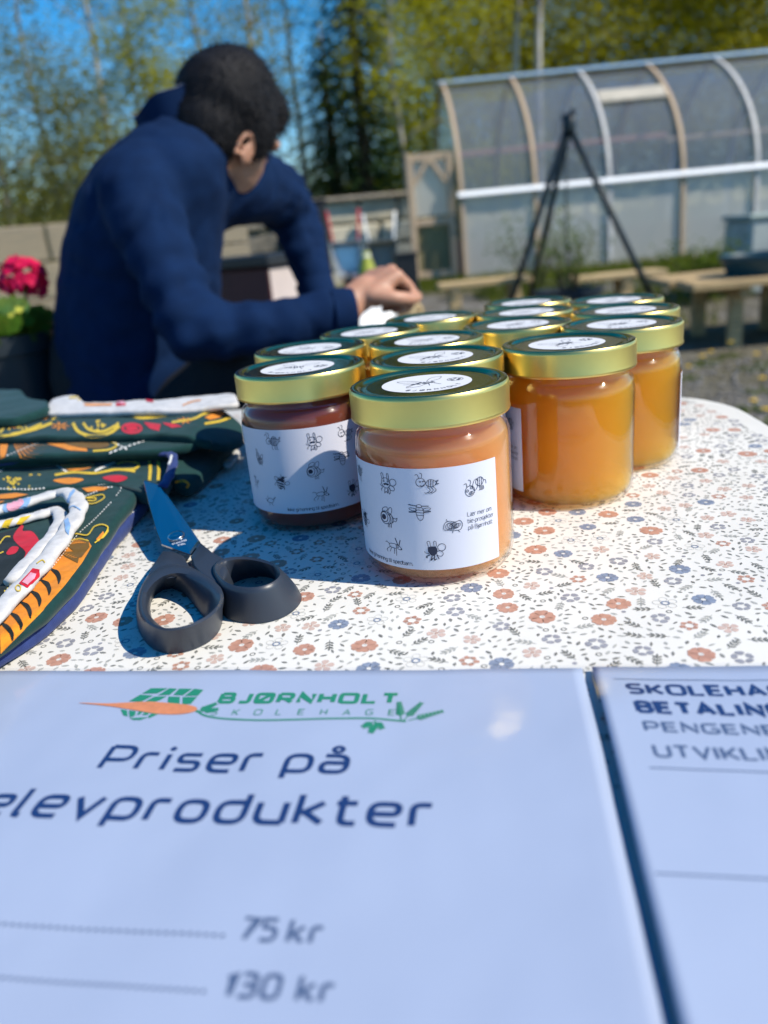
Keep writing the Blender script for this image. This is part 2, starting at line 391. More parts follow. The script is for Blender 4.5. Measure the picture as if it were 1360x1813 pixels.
ys = [-300, -60, -15] + [-4 + i * .35 for i in range(100)] + [40, 60, 110, 300, 900]
vs = [(x, y, ground_z(x, y) if abs(x) < 30 and y < 40 else (0.14 if y > 12 else ground_z(0, y))) for y in ys for x in xs]
nx = len(xs)
tag(obj('ground', vs, [(j * nx + i, j * nx + i + 1, (j + 1) * nx + i + 1, (j + 1) * nx + i) for j in range(len(ys) - 1) for i in range(nx - 1)], ground_mat(), smooth=True), kind='structure')

# ------------------------------------------------------------------ table and cloth
M_wood = mat('planed_wood', (.36, .24, .13), .6, noise_amt=.45, nscale=9, stretch=(1, 12, 12), bump=.25, bscale=40)
EDGE = [(.30, -.05), (.307, .25), (.313, .56), (.3165, .62), (.3195, .667), (.311, .704), (.296, .727), (.262, .764), (.21, .80), (.14, .825), (0, .85), (-.3, .895), (-.84, .965), (-.93, .9), (-.95, .5), (-.96, .02), (-.9, -.06), (-.3, -.055)]
OUT = resample(smooth_path([Vector(p) for p in EDGE], True, 8), .02, True)
NO = len(OUT)
def outline_off(d):
    r = []
    for i, p in enumerate(OUT):
        t = OUT[(i + 1) % NO] - OUT[i - 1]; t.normalize(); r.append(p + Vector((t.y, -t.x)) * d)
    return r
table = empty('table', (-.3, .4, 0), 'round-cornered table under the flowered oilcloth', 'table')
mb = MB(); a = outline_off(-.006)
mb.add([Vector((p.x, p.y, TT - .0035)) for p in a] + [Vector((p.x, p.y, TT - .03)) for p in a], [tuple(range(NO)), tuple(range(NO, 2 * NO))[::-1]] + [(i, i + NO, (i + 1) % NO + NO, (i + 1) % NO) for i in range(NO)])
mb.build('tabletop', M_wood, table)
for lx, ly in ((.22, .03), (.2, .68), (-.85, .04), (-.82, .84)):
    mb = MB(); mb.box((lx, ly, (TT - .03) / 2), (.05, .05, TT - .03), bev=.004); mb.build('leg', M_wood, table)
M_oil = mat('oilcloth_white', (.655, .635, .585), .42, spec=.45, bump=.06, bscale=900, noise_amt=.04, nscale=30)
mb = MB(); rings = [(-.004, 0, 0), (-.0015, -.0006, 0), (0, -.003, 0), (.0005, -.02, .2), (.002, -.06, .6), (.003, -.11, 1), (.004, -.16, 1.3)]
for d, z, wv in rings:
    o_ = outline_off(d + .004); 
    for i, p in enumerate(outline_off(d + .004 + 0)):
        t = OUT[(i + 1) % NO] - OUT[i - 1]; t.normalize(); s = i * .02
        q = p + Vector((t.y, -t.x)) * wv * (.010 + .010 * math.sin(s * 19 + 2 * math.sin(s * 7)))
        mb.v.append(Vector((q.x, q.y, TT + z)))
mb.f = [tuple(range(NO))] + [(k * NO + i, (k + 1) * NO + i, (k + 1) * NO + (i + 1) % NO, k * NO + (i + 1) % NO) for k in range(len(rings) - 1) for i in range(NO)]
mb.m = [0] * len(mb.f)
_n = M_oil.node_tree.nodes; _l = M_oil.node_tree.links; _b = _n['Principled BSDF']; _old = _b.inputs['Normal'].links[0].from_node
_t = _n.new('ShaderNodeTexCoord'); _w = _n.new('ShaderNodeTexNoise'); _w.inputs['Scale'].default_value = 7; _w.inputs['Detail'].default_value = 2; _l.new(_t.outputs['Object'], _w.inputs['Vector'])
_bp = _n.new('ShaderNodeBump'); _bp.inputs['Strength'].default_value = .35; _bp.inputs['Distance'].default_value = .02; _l.new(_w.outputs[0], _bp.inputs['Height']); _l.new(_bp.outputs[0], _old.inputs['Normal'])
cloth = mb.build('tablecloth', M_oil, None, smooth=False); autosmooth(cloth, 60)
tag(cloth, 'white oilcloth printed with small coral and blue flowers spread over the table', 'tablecloth')
# the printed flowers and leaves
PC = [mat('print_coral', (.53, .28, .20), .45, noise_amt=.25, nscale=350), mat('print_pale_coral', (.60, .44, .37), .45, noise_amt=.2, nscale=350), mat('print_blue', (.25, .30, .40), .45, noise_amt=.35, nscale=350),
      mat('print_grey', (.32, .32, .35), .45, noise_amt=.3, nscale=350), mat('print_leaf', (.25, .25, .225), .45, noise_amt=.5, nscale=250), mat('print_pale_leaf', (.45, .45, .41), .45, noise_amt=.35, nscale=250), mat('print_white', (.66, .64, .59), .45)]
rp = random.Random(5)
LV = [TT + .00012]
ink = Ink(lambda x, y: Vector((x, y, LV[0])))
def petals(c, r, n, wdt, mi, rot, inner=.22, notch=.0):
    for k in range(n):
        a = rot + 6.2832 * k / n; d = Vector((math.cos(a), math.sin(a))); t = Vector((-d.y, d.x)); c = Vector(c)
        rr = r * rp.uniform(.9, 1.06); wd = wdt * r
        P = [c + d * inner * r - t * .12 * r, c + d * .55 * rr - t * wd * .85, c + d * .82 * rr - t * wd, c + d * .98 * rr - t * wd * .5, c + d * (.98 - notch) * rr, c + d * .98 * rr + t * wd * .5, c + d * .82 * rr + t * wd, c + d * .55 * rr + t * wd * .85, c + d * inner * r + t * .12 * r]
        ink.put(P, [tuple(range(len(P)))], mi)
def leaf(c, a, L, wd, mi):
    d = Vector((math.cos(a), math.sin(a))); t = Vector((-d.y, d.x)); c = Vector(c)
    P = [c - d * L / 2, c - d * L * .15 - t * wd / 2, c + d * L * .2 - t * wd * .42, c + d * L / 2, c + d * L * .2 + t * wd * .42, c - d * L * .15 + t * wd / 2]
    ink.put(P, [tuple(range(6))], mi)
XR = (-.46, .30); YR = (.20, .84)
flowers = []; KIND = [('coral', 6.2), ('coral', 5.6), ('blue', 5.5), ('grey', 4.6), ('grey', 4.3), ('pale', 4.6), ('pink', 4.4), ('ring', 5.4), ('ring', 5.6), ('pale', 4.4)]
cellsz = .0125; grid = {}
def free(p, r, grid_list):
    for q, rr in grid_list:
        if (p - q).length < (r + rr) * .98: return False
    return True
buckets = {}
def near(p, R_=.03):
    bx, by = int(p.x / .03), int(p.y / .03); out_ = []
    for i in (-1, 0, 1):
        for j in (-1, 0, 1): out_ += buckets.get((bx + i, by + j), [])
    return out_
def stash(p, r): buckets.setdefault((int(p.x / .03), int(p.y / .03)), []).append((p, r))
for tr in range(9000):
    k, r = KIND[tr % len(KIND)]; r = r * .001 * rp.uniform(.92, 1.08)
    p = Vector((rp.uniform(*XR), rp.uniform(*YR)))
    if not free(p, r + .0042, near(p)): continue
    stash(p, r); rot = rp.uniform(0, 6.28)
    LV[0] = TT + .00012
    if k == 'coral':
        petals(p, r, 5, .50, 0, rot, .16, .06); LV[0] += .00005; ink.ring(p, r * .16, r * .16, r * .09, 6, 8); LV[0] -= .00005
    elif k == 'blue':
        petals(p, r, 6, .40, 2, rot, .2, .05)
        for q in range(6):
            a = rot + 6.2832 * (q + .5) / 6; ink.line([p + Vector((math.cos(a), math.sin(a))) * r * .2, p + Vector((math.cos(a), math.sin(a))) * r * .55], r * .05, mi=6, sm=False)
    elif k == 'grey': petals(p, r, 5, .42, 3, rot, .38)
    elif k == 'pale':
        petals(p, r, 5, .36, 1, rot, .26); ink.ring(p, r * .14, r * .14, r * .1, 0, 7)
    elif k == 'pink':
        petals(p, r, 6, .24, 0, rot, .42); petals(p, r * .86, 6, .2, 1, rot + .5, .5)
    else:
        ink.ring(p, r * .30, r * .30, r * .15, 2, 12)
        for q in range(5):
            a = rot + 6.2832 * q / 5; ink.ring(p + Vector((math.cos(a), math.sin(a))) * r * .68, r * .34, r * .34, r * .035, 5, 9)
def twig(p, a, L):
    d = Vector((math.cos(a), math.sin(a))); mi = rp.choice((4, 4, 5))
    ink.line([p - d * L * .5, p + d * L * .5], .00035, mi=mi, sm=False)
    for q in range(3):
        c = p + d * L * (-.3 + .3 * q)
        for s in (-1, 1): leaf(c + Vector((math.cos(a + s * .7), math.sin(a + s * .7))) * .0016, a + s * .7, .0030, .00115, mi)
    leaf(p + d * L * .62, a, .003, .0011, mi)
for tr in range(5000):
    p = Vector((rp.uniform(*XR), rp.uniform(*YR)))
    if not free(p, .0042, near(p)): continue
    stash(p, .0042); twig(p, rp.uniform(0, 6.28), .0075)
for tr in range(90000):
    p = Vector((rp.uniform(*XR), rp.uniform(*YR)))
    if not free(p, .0018, near(p)): continue
    stash(p, .0018); q = rp.random()
    if q < .9: leaf(p, rp.uniform(0, 6.28), rp.uniform(.0026, .0042), rp.uniform(.0011, .0017), 4 if rp.random() < .55 else 5)
    elif q < .95: ink.ring(p, .0012, .0012, .0005, 4, 8)
    else: ink.disc(p, .0011, mi=rp.choice((3, 5)), n=7)
pr = ink.build('floral_print', PC, cloth); pr['kind'] = 'stuff'

# ------------------------------------------------------------------ laminated sheets
M_paper = mat('sheet_paper', (.375, .435, .56), .55, noise_amt=.05, nscale=14, spec=.3)
M_lam = glass_mat('laminate_film', (.97, .98, 1), 1.0, .15)
_n = M_lam.node_tree.nodes; _l = M_lam.node_tree.links; _t = _n.new('ShaderNodeTexCoord'); _w = _n.new('ShaderNodeTexNoise'); _w.inputs['Scale'].default_value = 24; _w.inputs['Detail'].default_value = 2.5; _l.new(_t.outputs['Object'], _w.inputs['Vector'])
_bp = _n.new('ShaderNodeBump'); _bp.inputs['Strength'].default_value = .3; _bp.inputs['Distance'].default_value = .004; _l.new(_w.outputs[0], _bp.inputs['Height'])
for _g in _n:
    if _g.type == 'BSDF_GLOSSY': _l.new(_bp.outputs[0], _g.inputs['Normal'])
M_navy = mat('ink_navy', (.010, .035, .13), .5); M_navy2 = mat('ink_slate', (.07, .11, .20), .5); M_green = mat('ink_green', (.02, .23, .12), .5); M_orange = mat('ink_orange', (.74, .26, .10), .5, noise_amt=.2, nscale=300)
def sheet(name, O, ang, x0, x1, y0, lift, label, corner=.004):
    """paper rectangle x0..x1, y0..0 in its own frame (origin a top corner)"""
    root = empty(name, (O[0], O[1], TT), label, 'price sheet')
    u = Vector((math.cos(ang), math.sin(ang))); v = Vector((-u.y, u.x))
    def P(x, y, h=0.0):
        x = x + max(0, 1 + x / .05) * -y * .030 * (x1 < .1)
        q = Vector((O[0], O[1])) + u * x + v * y
        return Vector((q.x, q.y, TT + .0011 + lift(x, y) + .0008 * noise.noise((q.x * 20, q.y * 20, 1.7)) + .00022 * noise.noise((q.x * 70, q.y * 70, 4.1)) + h))
    def grid_(ax, bx, ay, by, h, th=0.0):
        nxx, nyy = 64, 46; g = MB()
        for j in range(nyy + 1):
            for i in range(nxx + 1): g.v.append(P(ax + (bx - ax) * i / nxx, ay + (by - ay) * j / nyy, h))
        g.f = [(j * (nxx + 1) + i, j * (nxx + 1) + i + 1, (j + 1) * (nxx + 1) + i + 1, (j + 1) * (nxx + 1) + i) for j in range(nyy) for i in range(nxx)]; g.m = [0] * len(g.f)
        return g
    m_ = .0012
    pa = grid_(x0 + m_, x1 - m_, y0 + m_, -.0012, 0).build('paper', M_paper, root, smooth=True); modify(pa, 'SOLIDIFY', thickness=.00025, offset=-1)
    la = grid_(x0, x1, y0, .0004, .00035).build('laminate', M_lam, root, smooth=True)
    return root, P
def wordfit(ink_, txt, x, xe, y, cap, wd, rad=.42):
    n0 = len(ink_.mb.v); tmp = Ink(lambda a, b: Vector((a, b, 0))); e = tmp.text(txt, 0, 0, cap / 1.42, wd, 1.0, .28)
    mxx = max(q.x for q in tmp.mb.v); ink_.text(txt, x, y, cap / 1.42, wd, (xe - x) / mxx, .28, rad=rad)
# price list (left sheet)
liftA = lambda x, y: .0012 * math.exp(-abs(x) / .02) * min(1, -y / .05 + .1) + .0005 * math.exp(-abs(y) / .01)
liftB = lambda x, y: .0006 + (.0036 * math.exp(-abs(x) / .06)) * min(1.0, max(0, -y) / .035 + .12)
rA, PA = sheet('price_list', (.0739, .2702), R(-9.8), -.300, .0012, -.212, liftA, 'laminated price list with green and orange school garden logo, nearest the camera')
rB, PB = sheet('payment_sign', (.0765, .2697), R(-8.9), .0, .210, -.297, liftB, 'laminated payment sign lying right of the price list')
mm = .001
inkA = Ink(lambda x, y: PA(x * mm, y * mm, .00018))
wordfit(inkA, 'Priser på', -177.3, -84.8, -66.3, 12.3, 2.1)
wordfit(inkA, 'elevprodukter', -209.5, -54.5, -91.0, 12.9, 2.3)
inkA.mb.build('title', M_navy, rA)
inkA = Ink(lambda x, y: PA(x * mm, y * mm, .00018))
inkA.text('75', -102.2, -133.6, 4.5, 1.25, gap=.3); inkA.text('kr', -88.8, -133.6, 4.6, 1.25, xs=1.05, gap=.3)
inkA.text('130', -101.2, -149.6, 4.3, 1.25, gap=.3); inkA.text('kr', -82.2, -149.6, 4.4, 1.25, xs=1.05, gap=.3)
for k in range(90):
    inkA.disc((-107 - k * 2.3, -133.0), .62, n=8); inkA.disc((-106.5 - k * 2.2, -149.0), .6, n=8)
inkA.mb.build('prices', M_navy2, rA)
inkA = Ink(lambda x, y: PA(x * mm, y * mm, .00018))
wordfit(inkA, 'BJØRNHOLT', -146.4, -73.4, -24.1, 5.7, 1.9, .3)
for k, ch in enumerate('SKOLEHAGE'): inkA.text(ch, -147.2 + k * 9.0, -32.6, 2.5, .42, xs=.95)
# stem and leaves
inkA.line([(-154.5, -29.5), (-148, -33.5), (-136, -35.6), (-120, -36.2), (-100, -35.4), (-82, -34.9), (-68, -36.4)], .95)
def spray(x, y, a, L, n=7):
    d = Vector((math.cos(a), math.sin(a))); inkA.line([Vector((x, y)), Vector((x, y)) + d * L], .5, sm=False)
    for k in range(n):
        c = Vector((x, y)) + d * L * (.25 + .75 * k / (n - 1)); r = 2.6 * (1.1 - .6 * k / n)
        for s in (-1, 1):
            e = c + Vector((math.cos(a + s * .75), math.sin(a + s * .75))) * r; t = (e - c).normalized(); nn = Vector((-t.y, t.x)) * .55
            inkA.put([c, c.lerp(e, .5) + nn, e, c.lerp(e, .5) - nn], [(0, 1, 2, 3)])
spray(-153.8, -31, .75, 8, 6); spray(-152, -30.5, .25, 6, 5); spray(-70, -35.5, 1.75, 11, 7); spray(-69, -35.8, 1.1, 12, 7); spray(-67, -36.0, .45, 13, 7); spray(-80, -36.5, -.9, 5, 4); spray(-79.5, -37, -1.7, 6, 5); spray(-80, -36.8, -2.4, 4.5, 4)
# emblem: angular head built of green facets
ez = lambda q: Vector((-186.7 + (q[0] - 205) * (30.6 / 265), -14 - (q[1] - 62) * (22.3 / 113)))
for poly in ([(262, 66), (328, 66), (300, 85), (242, 86)], [(238, 90), (290, 93), (262, 116), (214, 114)], [(335, 66), (366, 68), (352, 90), (308, 92)], [(374, 68), (424, 68), (404, 92), (366, 90)], [(432, 68), (470, 72), (462, 93), (412, 94)], [(408, 98), (462, 97), (454, 120), (424, 124)], [(298, 97), (345, 95), (330, 108), (300, 122), (272, 119)], [(352, 96), (396, 97), (412, 122), (372, 124), (360, 112)],
             [(206, 143), (232, 146), (252, 167), (232, 163)], [(240, 147), (268, 149), (276, 164), (262, 170)], [(280, 149), (296, 150), (290, 161), (281, 161)], [(304, 150), (324, 150), (320, 161), (300, 161)], [(336, 152), (362, 154), (334, 172), (326, 164)], [(262, 172), (330, 168), (308, 178), (282, 178)]):
    inkA.fill([ez(p) for p in poly])
inkA.mb.build('logo_green', M_green, rA)
inkA = Ink(lambda x, y: PA(x * mm, y * mm, .00026))
inkA.fill([(-207.5, -26.0), (-196, -26.2), (-186, -25.3), (-176, -24.6), (-164, -25.6), (-156.5, -27), (-154, -29), (-155.5, -31.2), (-161, -32.6), (-170, -32.6), (-180, -30.6), (-192, -28.2)], sm=True, step=2)
inkA.mb.build('logo_carrot', M_orange, rA)
inkB = Ink(lambda x, y: PB(x * mm, y * mm, .00018))
wordfit(inkB, 'SKOLEHAGE', 12.6, 75.5, -22.3, 6.3, 1.7); wordfit(inkB, 'BETALING', 13.6, 65.0, -35.0, 6.3, 1.95)
inkB.mb.build('heading', M_navy, rB)
inkB = Ink(lambda x, y: PB(x * mm, y * mm, .00018))
wordfit(inkB, 'PENGENE', 14.0, 57.5, -46.3, 5.0, 1.1); wordfit(inkB, 'UTVIKLING', 14.6, 62.0, -60.4, 5.8, 1.15)
for x0_, y_ in ((8.2, -11.8), (11.2, -66.4), (4.4, -109.8)): inkB.line([(x0_ + k * 5, y_) for k in range(38)], .42, sm=False)
inkB.mb.build('small_print', M_navy2, rB)

# ------------------------------------------------------------------ honey jars
JR = .0413
M_glass = glass_mat('jar_glass', (.98, .98, .97), .8, .015)
M_goldtop = mat('lid_gold_top', (.58, .48, .19), .16, 1.0, bump=.02, bscale=400)
M_gold = mat('lid_gold_side', (.72, .55, .18), .34, 1.0, noise_amt=.08, nscale=60)
M_label = mat('label_paper', (.575, .585, .67), .6, spec=.25, bump=.12, bscale=1500)
M_stick = mat('sticker_paper', (.66, .66, .67), .5, spec=.3)
M_ink = mat('label_ink', (.012, .018, .045), .6)
def honey_mat(name, scat, s_d, absorb, a_d, g_=.5):
    """honey as a body of scattering, absorbing amber behind the glass"""
    m = bpy.data.materials.new(name); m.use_nodes = True; n = m.node_tree.nodes; l = m.node_tree.links; out = n['Material Output']; n.remove(n['Principled BSDF'])
    tr = n.new('ShaderNodeBsdfTransparent'); gl = n.new('ShaderNodeBsdfGlossy'); gl.inputs['Roughness'].default_value = .2
    ms = n.new('ShaderNodeMixShader'); ms.inputs[0].default_value = .004; l.new(tr.outputs[0], ms.inputs[1]); l.new(gl.outputs[0], ms.inputs[2]); l.new(ms.outputs[0], out.inputs['Surface'])
    vs_ = n.new('ShaderNodeVolumeScatter'); vs_.inputs['Color'].default_value = (*scat, 1); vs_.inputs['Density'].default_value = s_d; vs_.inputs['Anisotropy'].default_value = g_
    va = n.new('ShaderNodeVolumeAbsorption'); va.inputs['Color'].default_value = (*absorb, 1); va.inputs['Density'].default_value = a_d
    ad = n.new('ShaderNodeAddShader'); l.new(vs_.outputs[0], ad.inputs[0]); l.new(va.outputs[0], ad.inputs[1]); l.new(ad.outputs[0], out.inputs['Volume'])
    return m
HONEY = {'rose': honey_mat('honey_rose', (1, .79, .44), 84, (.988, .735, .38), 112, .3),
         'dark': honey_mat('honey_dark', (.9, .5, .4), 150, (.80, .30, .15), 260, .3),
         'amber': honey_mat('honey_amber', (1, .86, .16), 50, (.990, .76, .0), 92, .35)}
# local frame: origin at the middle of the base
def jar_shapes():
    d = {}
    g = MB()
    outer = [(0, .0012), (.028, .0008), (.0345, 0), (.0378, .0012), (.0400, .0042), (JR - .0002, .009), (JR, .020), (JR, .0700), (JR - .0004, .0738), (.0400, .0766), (.0379, .0786), (.0372, .0800), (.0372, .0818), (.0380, .0824), (.0372, .0832), (.0372, .0965)]
    inner = [(.0358, .0965), (.0358, .0800), (.0368, .0780), (.0386, .0760), (.0400, .0730), (.0405, .0690), (.0405, .012), (.0393, .0055), (.036, .0030), (0, .0028)]
    g.lathe(outer + inner, n=72); d['glass'] = g
    h = MB(); h.lathe([(0, .0031), (.0355, .0033), (.0389, .0058), (.0402, .0122), (.0402, .0690), (.0397, .0729), (.0383, .0758), (.0365, .0778), (.0355, .0798), (.0355, .0868), (0, .0868)][::1], n=64); d['honey'] = h
    l = MB(); LRr = .0417
    l.lathe([(.0378, .0838, 1), (LRr, .0838, 1), (LRr + .0003, .0845, 1), (LRr + .0002, .0856, 1), (LRr, .0862, 1), (LRr, .0975, 1), (LRr - .0002, .0986, 1), (LRr - .0008, .0996, 0), (LRr - .0018, .1000, 0), (.0382, .0999, 0), (.0366, .0994, 0), (.0358, .0985, 0), (.0340, .0983, 0), (.0330, .0987, 0), (.0318, .0986, 0), (.030, .0986, 0), (0, .0986, 0)], n=72); d['lid'] = l
    return d
JS = jar_shapes()
def wrap(U, v, r=JR + .00035, a0=0.0):                   # label coordinates in mm: U along, v up; a0 turns the label on the jar
    a = U * mm / JR + a0 - math.pi / 2
    return Vector((r * math.cos(a), r * math.sin(a), v * mm))
def label_mesh(zoff, tilt=0.0):
    g = MB(); nU, nV = 90, 12; U0, U1, v0, v1 = -128.0, 31.0, 10.4, 64.6
    vm = lambda U, v: v + zoff + tilt * U
    for j in range(nV + 1):
        for i in range(nU + 1):
            U = U0 + (U1 - U0) * i / nU; g.v.append(wrap(U, vm(U, v0 + (v1 - v0) * j / nV)))
    g.f = [(j * (nU + 1) + i, j * (nU + 1) + i + 1, (j + 1) * (nU + 1) + i + 1, (j + 1) * (nU + 1) + i) for j in range(nV) for i in range(nU)]; g.m = [0] * len(g.f)
    return g
def draw_label(ink):
    """children's bee drawings on the label; U, v in mm"""
    lw = .27
    def S(cx, cy, k):
        return lambda *p: [(cx + a * k, cy + b * k) for a, b in p]
    L = lambda pts, wd=lw, c=False, sm=True: ink.line(pts, wd, c, sm=sm, step=1.2)
    def circ(c, r, k=1.0, wd=lw): ink.ring(c, r, r * k, wd)
    def oval(q, cx, cy, rx, ry, a=0, wd=lw):
        P = []
        for i in range(14):
            t = i * 6.2832 / 14; x, y = rx * math.cos(t), ry * math.sin(t); P.append((cx + x * math.cos(a) - y * math.sin(a), cy + x * math.sin(a) + y * math.cos(a)))
        L(q(*P), wd, True)
    # bee with a moustache
    q = S(-28.3, 56, 5.2)
    L(q((-.62, .35), (-.72, .9), (-.5, .95), (-.42, .4))); L(q((0, .35), (0, .95), (.18, .9), (.2, .3)))
    oval(q, -.22, .02, .52, .52); circ(q((-.45, .2))[0], .42); circ(q((.05, .2))[0], .42); ink.fill(q((-.55, -.08), (-.2, .02), (.2, -.05), (.05, -.22), (-.2, -.16), (-.42, -.24)), step=.8)
    oval(q, .62, .15, .38, .34, .5); oval(q, .45, -.45, .32, .24, -.4)
    L(q((-.5, -.45), (-.85, -.3), (-.95, -.15))); L(q((-.6, -.5), (-.85, -.7), (-.75, -.85))); L(q((-.35, -.5), (-.45, -1.05), (-.25, -.85), (-.1, -1.0), (-.05, -.55))); L(q((0, -.5), (.1, -1.05), (.25, -.9), (.22, -.45)))
    # bee in profile with a smiling round head
    q = S(-7.4, 57.0, 5.8)
    circ(q((-.5, .1))[0], 2.35, .95); L(q((-.62, .5), (-.75, .8), (-.95, .75))); L(q((-.4, .52), (-.35, .85), (-.55, .95))); L(q((-.65, .15), (-.52, .2), (-.45, .12))); L(q((-.35, .2), (-.22, .25), (-.15, .15))); ink.disc(q((-.55, .12))[0], .25); ink.disc(q((-.28, .16))[0], .25); L(q((-.6, -.12), (-.42, -.22), (-.2, -.1)))
    L(q((-.05, .05), (.2, .32), (.55, .3), (.85, .05), (.6, -.25), (.25, -.3), (-.02, -.15)), lw, True)
    for a in (.18, .38, .58): L(q((a, .32), (a - .06, -.3)), .35)
    L(q((.7, .15), (1.0, .25), (.8, .0), (1.02, -.05), (.72, -.12))); 
    for a in (.05, .3, .55): L(q((a, -.3), (a + .22, -.62), (a - .1, -.85), (a - .3, -.82)))
    # caterpillar-like bee
    q = S(17.3, 52.6, 6.4)
    circ(q((-.5, -.3))[0], 2.6, 1.05); oval(q, -.02, .12, .22, .46, -.2); oval(q, .38, .32, .36, .34, .3); L(q((.2, .02), (.25, .62))); L(q((.36, -.02), (.42, .66))); L(q((.55, .02), (.58, .6)))
    circ(q((-.72, -.25))[0], .6); circ(q((-.38, -.05))[0], .55); oval(q, -.42, -.48, .18, .13, .3); circ(q((-.42, -.48))[0], .4)
    L(q((-.75, .05), (-.8, .35), (-1.0, .3))); L(q((-.5, .12), (-.42, .5), (-.62, .62))); L(q((.75, .35), (.95, .3), (1.0, 0)))
    for a in (.3, .42, .54, .66): L(q((a, -.02), (a + .1, -.3), (a - .04, -.42)))
    # striped bee at the left
    q = S(-54.3, 57.6, 5.6)
    circ(q((-.5, -.02))[0], 1.9); L(q((-.6, .3), (-.75, .75), (-1.0, .6))); L(q((-.45, .32), (-.4, .8), (-.8, .95))); circ(q((-.4, 0))[0], .55); L(q((-.5, -.2), (-.35, -.22)))
    L(q((-.2, .2), (.1, .38), (.5, .3), (.72, .0), (.5, -.4), (.1, -.48), (-.25, -.25)), lw, True)
    for a in (-.02, .15, .32, .5): L(q((a, .36), (a - .1, -.46)), .4)
    L(q((.68, .1), (.85, .4), (1.0, .42), (.85, .15), (.95, .0), (.7, -.05))); L(q((-.1, .35), (.2, .55), (.5, .4)))
    for a in (-.1, .25, .5): L(q((a, -.45), (a - .02, -.85), (a + .12, -.95)))
    # alien bee
    q = S(-67.4, 46.5, 5.0)
    L(q((-.4, .2), (-.45, .95), (-.25, .98), (-.1, .3))); oval(q, -.2, .05, .3, .5); circ(q((-.3, .15))[0], .3); circ(q((-.1, .15))[0], .3); L(q((-.3, -.1), (-.18, -.2), (-.05, -.08)))
    oval(q, .1, -.45, .5, .42); oval(q, .5, .1, .18, .38, -.5); 
    for a in (-.25, -.1, .05, .2, .35): L(q((a, -.15), (a + .08, -.82)))
    L(q((-.05, -.85), (-.1, -1.1))); L(q((.25, -.85), (.4, -1.05)))
    # dark bumblebee
    q = S(-52.0, 31.5, 5.2)
    ink.fill(q((-.35, .45), (.15, .55), (.38, .2), (.3, -.1), (-.1, .05), (-.5, .15)), step=.9); ink.fill(q((-.55, .02), (.25, -.2), (.22, -.38), (-.55, -.16)), step=.9); ink.fill(q((-.5, -.28), (.18, -.5), (.05, -.68), (-.42, -.5)), step=.9); ink.fill(q((-.38, -.6), (.0, -.78), (-.3, -.85)), step=.9)
    L(q((-.6, .1), (-.6, -.4), (-.35, -.85), (.0, -.8), (.3, -.4), (.42, .2), (.1, .6), (-.35, .5)), lw, True); oval(q, -.62, .42, .32, .2, -.6); oval(q, .75, -.15, .3, .22, .3)
    ink.fill(q((.05, .6), (.35, .75), (.5, .5), (.3, .35)), step=.9); L(q((.1, .7), (.0, 1.0))); L(q((.45, .6), (.8, .65))); L(q((-.55, .1), (-.95, -.3), (-.9, -.5))); L(q((.25, -.5), (.3, -.95)), .5)
    # snail-like bee with a big eye
    q = S(-29.9, 37.6, 5.6)
    oval(q, -.35, -.08, .55, .62); oval(q, -.45, -.05, .42, .48, 0, .35); P = []
    ink.disc(q((-.5, -.05))[0], 1.45); L(q((.0, .5), (.35, .3), (.6, -.1), (.5, -.45), (.0, -.68))); L(q((.2, .35), (.3, -.3), (.15, -.65))); L(q((.42, .2), (.48, -.2), (.4, -.5)))
    L(q((.6, 0), (.85, -.05), (1.0, .05), (.85, -.3), (.62, -.3))); oval(q, -.3, .72, .36, .2, .5); oval(q, .25, .6, .2, .42, -.4)
    for a in (-.05, .12, .3): L(q((a, -.62), (a - .03, -1.0)), .32)
    # fly
    q = S(-11.9, 42.4, 5.6)
    L(q((-.3, .3), (0, .38), (.3, .3), (.35, -.2), (.25, -.7), (0, -.85), (-.2, -.65), (-.32, -.2)), lw, True); oval(q, -.02, .5, .22, .16)
    for b in (.15, -.1, -.35): L(q((-.3, b), (.32, b - .04)))
    L(q((-.2, .5), (-1.0, .62)), .42); L(q((.2, .5), (.85, .5)), .42); L(q((-1.0, -.08), (-.3, -.05)), .6); L(q((.35, -.08), (1.0, .0)), .6); oval(q, -.6, .18, .36, .12, -.2); oval(q, .65, .2, .36, .12, .2)
    # scribbled bee
    q = S(4.0, 33.8, 5.0); rr_ = random.Random(3)
    for k in range(7): oval(q, -.4 + .15 * k, .06 * math.sin(k * 2), .30 - .02 * k, .34 - .02 * (k % 3), rr_.uniform(-1, 1), .24)
    L(q((-.9, -.3), (-.8, .3), (-.4, .55), (.3, .4), (.75, .5), (1.0, .1), (.8, -.45), (.2, -.5), (-.5, -.4)), lw, True); L(q((-.5, .5), (-.6, .8))); L(q((.5, -.5), (.7, -.75))); L(q((0, -.5), (-.05, -.75)))
    # four-legged horned bee
    q = S(-28.0, 22.2, 5.4)
    L(q((-.45, .15), (.1, .22), (.4, .1), (.3, -.2), (-.2, -.22), (-.5, -.05)), lw, True); L(q((.3, .15), (.65, .05), (.9, -.25), (.6, -.3), (.35, -.1)), lw, True); L(q((.5, .1), (.25, .85)), .45); L(q((.6, .1), (.8, .7)), .45); ink.disc(q((.85, -.22))[0], .4); ink.disc(q((.55, -.05))[0], .3)
    L(q((-.45, .1), (-.8, .3), (-.95, .2))); L(q((-.4, -.15), (-.85, -.5), (-.75, -.75))); L(q((-.25, -.2), (-.5, -.7))); L(q((.1, -.22), (.0, -.85))); L(q((.28, -.2), (.25, -1.0)))
    # round dark beetle bee
    q = S(-6.1, 21.2, 5.6)
    ink.fill(q((-.55, .35), (-.2, .42), (.15, .4), (.3, .15), (.25, -.25), (0, -.52), (-.3, -.45), (-.55, -.1)), step=.9)
